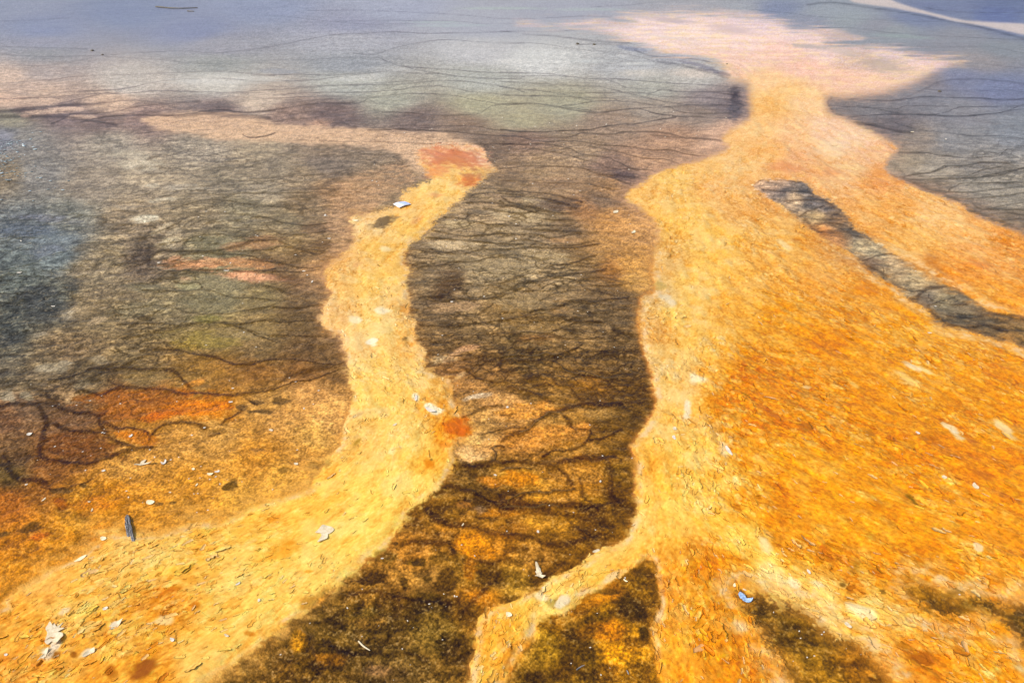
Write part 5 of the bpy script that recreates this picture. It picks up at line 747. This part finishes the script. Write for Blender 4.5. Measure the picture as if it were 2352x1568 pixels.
SCR = [(0,2,258,876,66,26,-.3,M_chipw,"white oblong scrap on the brown silt left of the dark green loop"),(0,2,1118,878,40,28,-.5,M_chipw,"white scrap in the small orange bay under the rusty oval"),(0,2,885,1178,42,20,-.2,M_chipw,"white scrap left of and below the long forked cream scrap"),
(0,2,1795,1200,70,28,-.1,M_chipy,"cream scrap on orange silt above the round dark spot"),(0,2,1855,1178,60,20,-.2,M_chipw,"white sliver touching the cream scrap above the round dark spot"),(0,2,1973,586,46,18,-.1,M_chipw,"white scrap on the bright orange right end of the rusty oval"),(0,2,1030,608,20,12,0,M_chipw,"white speck in the middle of the rusty oval"),
(0,2,1747,806,28,14,-.2,M_chipw,"white scrap on the dark rim under the rusty oval"),(0,2,2315,826,40,22,.1,M_chip,"cream scrap on orange silt midway to the left yellow stream"),(0,2,1640,868,26,12,0,M_chipw,"white scrap on orange silt below the dark rim of the rusty oval"),(0,2,1990,470,28,12,0,M_chipw,"white scrap on the dark band above the rusty oval"),
(0,2,230,1304,36,14,-.3,M_chipw,"white sliver under the dark pool at the left edge"),(0,2,376,1430,60,16,-.7,M_chip,"slanting cream sliver on rusty silt near the left edge"),(0,2,786,1510,36,14,-1.0,M_chip,"upright cream sliver on rusty silt above the wood splinter"),(0,2,1680,1292,36,16,-.8,M_chipy,"slanting yellow sliver left of the round dark spot"),(0,2,1652,1156,36,24,0,M_chipy,"yellow crumpled scrap left of the cream scrap pair"),
(0,2,1453,1357,28,16,0,M_chip,"cream rounded scrap below the slanting yellow sliver"),(0,2,1285,1445,90,50,-.2,M_chipy,"broad yellow flake in the scatter above the wood splinter"),(0,2,765,1447,34,12,0,M_chip,"cream sliver on rusty silt upper left of the wood splinter"),
(1,2,182,826,36,22,.3,M_chipw,"white rounded scrap on orange silt left of the left yellow stream"),(1,2,393,1116,44,24,.1,M_chip,"cream scrap on orange silt beside the bend of the left yellow stream"),(1,2,460,642,18,18,0,M_chipw,"round white scrap on orange silt by the left stream"),(1,2,2200,648,26,20,0,M_chipw,"round white scrap on the orange patch in the middle of the brown silt"),(1,2,2097,1228,34,18,.3,M_chipw,"white oval scrap under the dark brown channel in the middle"),
(2,2,858,1278,20,24,.6,M_chipw,"white scrap on brown silt close to the big orange fan's dark border"),(1,3,1820,213,34,14,-.9,M_chip,"slim cream sliver above the round orange mound"),(1,3,1130,488,34,14,-.1,M_chipw,"white sliver on the edge of the left stream above the dark spots"),(1,3,75,866,34,14,-1,M_chip,"small cream sliver in the lower left stream"),
(2,3,325,278,26,26,0,M_chipw,"white rounded pebble like scrap above the white leaf shaped scrap"),(2,3,1072,695,52,18,.5,M_chipy,"yellow sliver in the wedge of dark silt between two yellow tongues"),(2,3,370,746,36,22,-.2,M_chip,"cream scrap at the upper edge of the lower middle yellow tongue"),(2,3,822,446,80,26,-.25,M_chip,"long cream flake where the lower middle tongue leaves the main stream"),(2,3,2092,768,42,12,.4,M_chip,"slim cream sliver just above the blue grey scrap"),(2,3,2005,730,26,44,.3,M_chipy,"curled yellow scrap left of the slim cream sliver"),(2,3,75,985,70,50,.1,M_chipy,"star shaped yellow flake at the left rim of the lower middle tongue"),
(3,2,1442,860,50,22,.4,M_chipw,"white folded scrap in the middle of the orange fan"),(3,2,1668,1240,54,34,.2,M_chip,"pinkish white scrap on the lower orange fan"),(3,2,1935,1318,80,44,.7,M_chip,"large cream flake near the right edge of the orange fan"),(3,3,512,612,60,26,.9,M_chipw,"white folded flake on the upper rim of the lower right yellow tongue"),(3,3,850,1068,90,40,.6,M_chip,"cream flake on the lower rim of the lower right yellow tongue"),(3,3,430,1120,20,16,0,M_chipw,"white speck on the dark patch below the lower right tongue"),(3,3,1800,806,22,12,.2,M_chipw,"white scrap on the dark patch at the right edge"),
(0,3,885,336,60,40,-.2,M_chipy,"yellow curled flake left of the wood splinter"),(0,3,690,510,150,36,-.5,M_chipy,"long yellow flake below and left of the wood splinter"),(0,3,908,950,60,34,-.4,M_chipw,"white triangular scrap right of centre in the lower left mat"),(0,3,1478,1212,56,40,.3,M_chipw,"white ragged scrap below the middle of the lower left mat"),(0,3,1940,1170,50,28,.3,M_chip,"cream oval scrap near the right side of the lower left mat"),(0,3,2215,860,26,30,-.9,M_chipw,"white sliver beside the brown silt edge of the lower left mat"),(0,3,60,1342,36,26,0,M_chipw,"white scrap at the very left edge near the bottom"),(0,3,2035,728,60,22,-.5,M_chipw,"white torn sliver in the upper part of the lower left mat"),
(0,1,180,640,20,12,0,M_chipw,"white scrap on the slate grey silt at the left edge"),(0,1,168,912,56,9,-.1,M_chipw,"white stick like sliver on dark slate silt at the left edge"),(0,1,455,1197,42,10,0,M_chipw,"bluish white sliver on the darkest silt at left"),(0,1,1356,818,38,10,-.1,M_chipw,"white sliver in the dark patch left of the pinkish bays"),(0,1,1935,890,60,8,0,M_chipw,"pair of white slivers on the dark line between two pinkish bays"),
(1,1,640,410,26,18,-.5,M_chipw,"white scrap on brown silt left of the folded sheet"),(1,1,676,611,34,9,0,M_chipw,"white sliver on brown silt below the small dark hollow"),(1,1,530,984,30,14,-.8,M_chipw,"white slanting sliver by the left bank of the left stream"),(1,1,460,892,36,9,0,M_chipw,"white flat sliver above the slanting sliver on the left bank"),(1,1,900,458,60,20,.1,M_chipy,"yellow flat flake at the left rim just below the folded sheet"),(1,1,1725,1157,28,13,0,M_chipw,"white scrap on the brown silt right of the left stream"),(1,1,2213,427,26,10,0,M_chipw,"white scrap on the pale silt between the streams"),
(2,1,988,388,56,36,-.2,M_chip,"cream leaf like flake at the soft orange border of the fan"),(2,1,1142,558,48,30,-.2,M_chip,"cream rounded flake below the leaf like flake at the soft orange border"),(3,0,1396,1129,34,9,0,M_chip,"cream scrap on grey silt at the upper right"),(3,0,1685,1187,20,9,0,M_chipw,"white scrap on grey silt at the upper right"),
(3,1,1545,1420,50,16,.1,M_chip,"cream flake at the border of the long dark strip"),(2,2,1485,905,36,56,-.6,M_chipw,"white pointed flake in the main yellow stream"),(2,2,1955,1020,120,40,.9,M_chipw,"long white torn flake where the right tongue leaves the main stream"),(2,2,1490,830,44,40,.2,M_chip,"cream curled flake above the white pointed flake"),(1,2,1420,570,24,70,.1,M_chipw,"upright white flake in the middle of the left stream"),(1,2,1545,680,120,44,.4,M_chipw,"largest white flake of the upper left stream"),(1,2,1240,800,50,20,-.5,M_chip,"cream slanting flake in the left stream")]
for (c, r, x, y, w_, h_, a, m_, lab) in SCR:
    scrap(T1(c, r, x, y, w_*.8, h_*.72, a), m_, lab, .0012 if r > 0 else .003, .15, lift=.001)

# -- tiny scraps scattered on the silt: many copies of a few shapes
TINY = []
for i in range(6):
    ol = [(math.cos(t)*.5*(.7+.5*rnd.random()), math.sin(t)*.28*(.7+.5*rnd.random())) for t in [k_*math.pi/3.5 for k_ in range(7)]]
    TINY.append(leaf_mesh("tiny_scrap_%s" % "abcdef"[i], ol, .07, .3, rnd))
for me in TINY: me.materials.append(M_chipw)
def tiny(u, v, s):
    i, j = cell(u, v); x, y = ground_xy(u, v)
    o = bpy.data.objects.new("tiny_mat_scrap", rnd.choice(TINY)); sc.collection.objects.link(o)
    o.location = (x, y, float(Zg[i, j])+.001); o.scale = (s, s, s); o.rotation_euler = (rnd.uniform(-.15, .15), rnd.uniform(-.15, .15), rnd.uniform(0, 6.28))
    o["label"] = "tiny white scrap of dried mat scattered on the silt"; o["category"] = "tiny scrap"; o["group"] = "tiny white scraps scattered on the silt"
areas = [(850,250,1500,430,48),(1000,430,1450,800,34),(450,480,780,820,22),(60,860,760,1180,56),(950,800,1480,1340,44),(620,1330,1080,1560,18),(1180,1360,1480,1560,8),(1700,1380,2000,1560,16),(1870,450,2300,760,10),(1500,240,1680,330,10)]
cnt = 0
for (x0, y0, x1, y1, n) in areas:
    k_ = 0
    while k_ < n:
        u = rnd.uniform(x0, x1); v = rnd.uniform(y0, y1); i, j = cell(u, v)
        k_ += 1
        if ALg[i, j] > .3: continue
        s = rnd.uniform(2.2, 6.0)/(F/(DEP.reshape(NR, NC)[i, j])); s = max(s, .004)
        tiny(u, v, float(s)*.95); cnt += 1
print("tiny", cnt)

# ------------------------------------------------------------------ pebbles in the stony corner
def rock_mesh(name, seed):
    r_ = random.Random(seed); bm = bmesh.new(); bmesh.ops.create_icosphere(bm, subdivisions=2, radius=.5)
    ks = [(Vector((r_.gauss(0, 1), r_.gauss(0, 1), r_.gauss(0, 1))).normalized(), r_.uniform(.26, .42)) for _ in range(9)]
    for v_ in bm.verts:
        for n_, d in ks:
            t = v_.co.dot(n_)-d
            if t > 0: v_.co -= n_*t*.85
        v_.co.z *= .55
    me = bpy.data.meshes.new(name); bm.to_mesh(me); bm.free(); return me
ROCK = [rock_mesh("pebble_shape", s) for s in range(7)]; ROCKL = [rock_mesh("pebble_shape", 20+s) for s in range(4)]
for m_ in ROCK: m_.materials.append(M_peb)
for m_ in ROCKL: m_.materials.append(M_pebl)
def pebble(u, v, wpx, light, lab="small angular grey pebble in the stony patch at the left edge", grp="grey pebbles of the stony patch"):
    i, j = cell(u, v); x, y = ground_xy(u, v); s = wpx*float(DEP.reshape(NR, NC)[i, j])/F
    o = bpy.data.objects.new("pebble", rnd.choice(ROCKL if light else ROCK)); sc.collection.objects.link(o)
    o.location = (x, y, float(Zg[i, j])+s*.12); o.scale = (s, s*rnd.uniform(.5, .9), s*rnd.uniform(.5, .9)); o.rotation_euler = (0, 0, rnd.uniform(-.5, .5))
    o["label"] = lab; o["category"] = "pebble"
    if grp: o["group"] = grp
def pn4(x, y): return ((x/4.479)/1.7415, (540+y/4.479)/1.7415)
PB = [(435,222,90,1,"largest pale blue grey pebble of the stony patch"),(635,282,70,1,"pale pebble right of and below the largest one"),(35,708,70,1,"broad pale pebble at the very left edge"),(552,95,40,1,"lone pale pebble above the stony patch"),(728,780,55,1,"pale pebble beside its greenish neighbour right of the patch"),(670,778,55,0,"greenish pebble touching the pale one right of the patch"),(210,682,50,0,"mossy green pebble below the stony patch"),(640,590,50,0,"dark pebble in the middle of the grey silt"),(460,708,45,0,"grey pebble below the middle of the stony patch"),(575,685,60,0,"elongated grey pebble right of the mossy one"),(160,840,80,0,"flat grey pebble at the bottom of the stony patch"),(600,240,50,1,"pale green pebble level with the largest one"),(800,605,30,0,"small lone pebble right of the patch"),(905,830,40,0,"rightmost small pebble below the patch")]
for (x, y, w_, l_, lab) in PB: pebble(*pn4(x, y), w_/7.8*1.05, l_, lab, None)
k_ = 0
while k_ < 150:
    x = abs(rnd.gauss(0, 170)); y = rnd.uniform(100, 860)
    if rnd.random() > math.exp(-max(0, abs(y-330)-200)/180.0): continue
    pebble(*pn4(x, y), rnd.uniform(16, 52)/7.8, rnd.random() < .25); k_ += 1
for (c, r, x, y, lab) in [(0,1,110,50,""),(0,1,225,68,""),(0,1,430,125,""),(0,1,585,122,""),(0,1,470,180,""),(0,1,410,198,""),(0,1,536,198,""),(0,1,255,213,""),(0,1,285,295,""),(0,1,15,290,""),(0,0,280,1140,""),(0,0,350,1137,""),(0,0,270,1195,"")]:
    p = T(c, r, [(x, y)])[0]; pebble(p[0], p[1], rnd.uniform(4, 8), rnd.random() < .4, "small loose pebble on the grey silt around the stony patch", "loose pebbles around the stony patch")
# dark lumps standing out of the shallow water
for (c, r, x, y, w_, lab) in [(2,0,1940,555,20,"small dark stone on the pale pink crust at upper right"),(2,0,665,375,36,"dark crust lump left of a similar one in the shallow water"),(2,0,805,380,30,"dark crust lump right of a similar one in the shallow water"),(3,0,1630,785,34,"dark lump on blue grey silt at the right"),(0,0,790,440,34,"rusty brown lump on the terrace edge at upper left"),(0,0,880,475,24,"smaller brown lump right of the rusty brown one"),(3,0,1100,440,1,"")]:
    if not lab: continue
    p = T(c, r, [(x, y)])[0]; i, j = cell(*p); X0, Y0 = ground_xy(*p); s = w_/3.723*float(DEP.reshape(NR, NC)[i, j])/F
    me = rock_mesh("crust_lump", int(x)); o = link("crust_lump", me, M_rim, None, lab, "crust lump"); o.location = (X0, Y0, float(Zg[i, j])+s*.1); o.scale = (s, s, s*.8)

# ------------------------------------------------------------------ twigs and a raised green crust
def twig(pts, rad, mat, label, name="twig", cat="twig"):
    P = catmull([(*ground_xy(*p),) for p in pts], 4); mu, mv = pts[0]; z = zat(mu, mv); n = 6; vs, fs = [], []
    ox, oy = P[0]
    for i, p in enumerate(P):
        a = P[max(i-1, 0)]; b = P[min(i+1, len(P)-1)]; dx, dy = b[0]-a[0], b[1]-a[1]; L = math.hypot(dx, dy)+1e-9; nx, ny = -dy/L, dx/L
        r_ = rad*(1-.6*abs(i/(len(P)-1)-.3))*rnd.uniform(.85, 1.15)
        for k in range(n):
            t = 2*math.pi*k/n; vs.append((p[0]-ox+nx*math.cos(t)*r_, p[1]-oy+ny*math.cos(t)*r_, rad+.001+math.sin(t)*r_))
    for i in range(len(P)-1):
        for k in range(n): fs.append((i*n+k, i*n+(k+1) % n, (i+1)*n+(k+1) % n, (i+1)*n+k))
    fs.append(tuple(range(n))[::-1]); fs.append(tuple((len(P)-1)*n+k for k in range(n)))
    me = bpy.data.meshes.new(name); me.from_pydata(vs, [], fs); o = link(name, me, mat, None, label, cat); o.location = (ox, oy, z)
twig(T(2,3,[(655,1445),(690,1420),(735,1400)]), .0022, M_wood, "thin dark twig on the dark silt at the bottom between two tongues")
twig(T(2,3,[(1085,1450),(1095,1470),(1100,1485)]), .002, M_wood, "short dark twig on orange silt near the bottom")
twig(T(1,3,[(925,1195),(970,1240),(1025,1275)]), .003, M_chip, "pale straw on the dark silt at bottom centre", "straw", "straw")
twig(T(0,0,[(1330,62),(1400,68),(1450,73),(1560,76),(1690,72)]), .013, M_rim, "low dark green crust ridge in the blue water at upper left", "crust_ridge", "crust ridge")
twig(T(0,0,[(1600,97),(1660,100)]), .010, M_rim, "short crust ridge under the long one at upper left", "crust_ridge", "crust ridge")

# ------------------------------------------------------------------ loose curled flakes on the mats (uncountable)
def flakes():
    vs, fs, cs = [], [], []; r_ = np.random.default_rng(3); n = 0; tries = 0
    while n < 5500 and tries < 90000:
        tries += 1
        u = r_.uniform(-60, 2412); v = r_.uniform(420, 1640) if r_.random() > .08 else r_.uniform(300, 460)
        i, j = cell(u, v)
        if ALg[i, j] < .8 or r_.random() > FKg[i, j]*.9+.05: continue
        x, y = ground_xy(u, v); z = float(Zg[i, j]); fx, fy = float(FXg[i, j]), float(FYg[i, j])
        ang = math.atan2(fy, fx)+r_.normal(0, .45); ca, sa = math.cos(ang), math.sin(ang)
        L = min(r_.lognormal(math.log(.016), .5), .06)*(1+.00045*(1568-v)); W = L*r_.uniform(.18, .45); up_ = L*r_.uniform(.01, .10); sgn = 1 if r_.random() < .5 else -1
        base = Cg[i, j]; orr = float(ORg[i, j]); t = r_.random()
        if t < .14: c = base*.6+np.array([.78, .58, .28])*.4*(1-orr*.3)
        elif t < .85: c = base*np.array([1.02, 1.02, 1.05])
        else: c = base*np.array([.94, .84, .70])
        c = np.clip(c, 0, .85); b = len(vs); na, nb = 7, 3; off = r_.uniform(-.5, .5); th = .0006; wj = r_.uniform(.45, 1.2, na); wj[0] *= r_.uniform(.1, .7); wj[-1] *= r_.uniform(.1, .7); oj = r_.normal(0, .18, na)
        for s in (1, 0):
            for a_ in range(na):
                ta = a_/(na-1)*2-1; wd = (1-abs(ta+off*.5)**2.2*.85)
                wd = max(wd, .08)
                for b_ in range(nb):
                    tb = b_/(nb-1)*2-1; px = (ta+.1*oj[a_])*L*.5; py = (tb*wj[a_]+off*(1-ta*ta)*.9+oj[a_])*W*.5
                    lift = up_*max(0, tb*sgn)**1.5*(1-ta*ta*.6)-.0004
                    vs.append((x+px*ca-py*sa, y+px*sa+py*ca, z+.0008+lift+(th if s else 0))); cs.append(c)
        for s in (0, 1):
            o_ = b+s*na*nb
            for a_ in range(na-1):
                for b_ in range(nb-1):
                    f = (o_+a_*nb+b_, o_+(a_+1)*nb+b_, o_+(a_+1)*nb+b_+1, o_+a_*nb+b_+1); fs.append(f if s == 0 else f[::-1])
        rim = [k*nb for k in range(na)]+[(na-1)*nb+k for k in range(1, nb)]+[k*nb+nb-1 for k in range(na-2, -1, -1)]+[k for k in range(nb-2, 0, -1)]
        for a_, b_ in zip(rim, rim[1:]+rim[:1]): fs.append((b+a_, b+b_, b+na*nb+b_, b+na*nb+a_))
        n += 1
    me = bpy.data.meshes.new("mat_flakes"); me.from_pydata(vs, [], fs)
    ca_ = me.attributes.new("mineral_and_light", 'FLOAT_COLOR', 'POINT'); arr = np.array(cs, np.float32)
    ca_.data.foreach_set("color", np.concatenate([arr, np.ones((len(arr), 1), np.float32)], 1).ravel())
    rr = me.attributes.new("roughness", 'FLOAT', 'POINT'); rr.data.foreach_set("value", np.full(len(arr), .5, np.float32))
    me.polygons.foreach_set("use_smooth", np.ones(len(me.polygons), bool))
    link("mat_flakes", me, M_mat, None, "curled yellow and cream flakes peeling all over the microbial mats", "mat flakes", None, "stuff")
    print("flakes", n)
flakes()
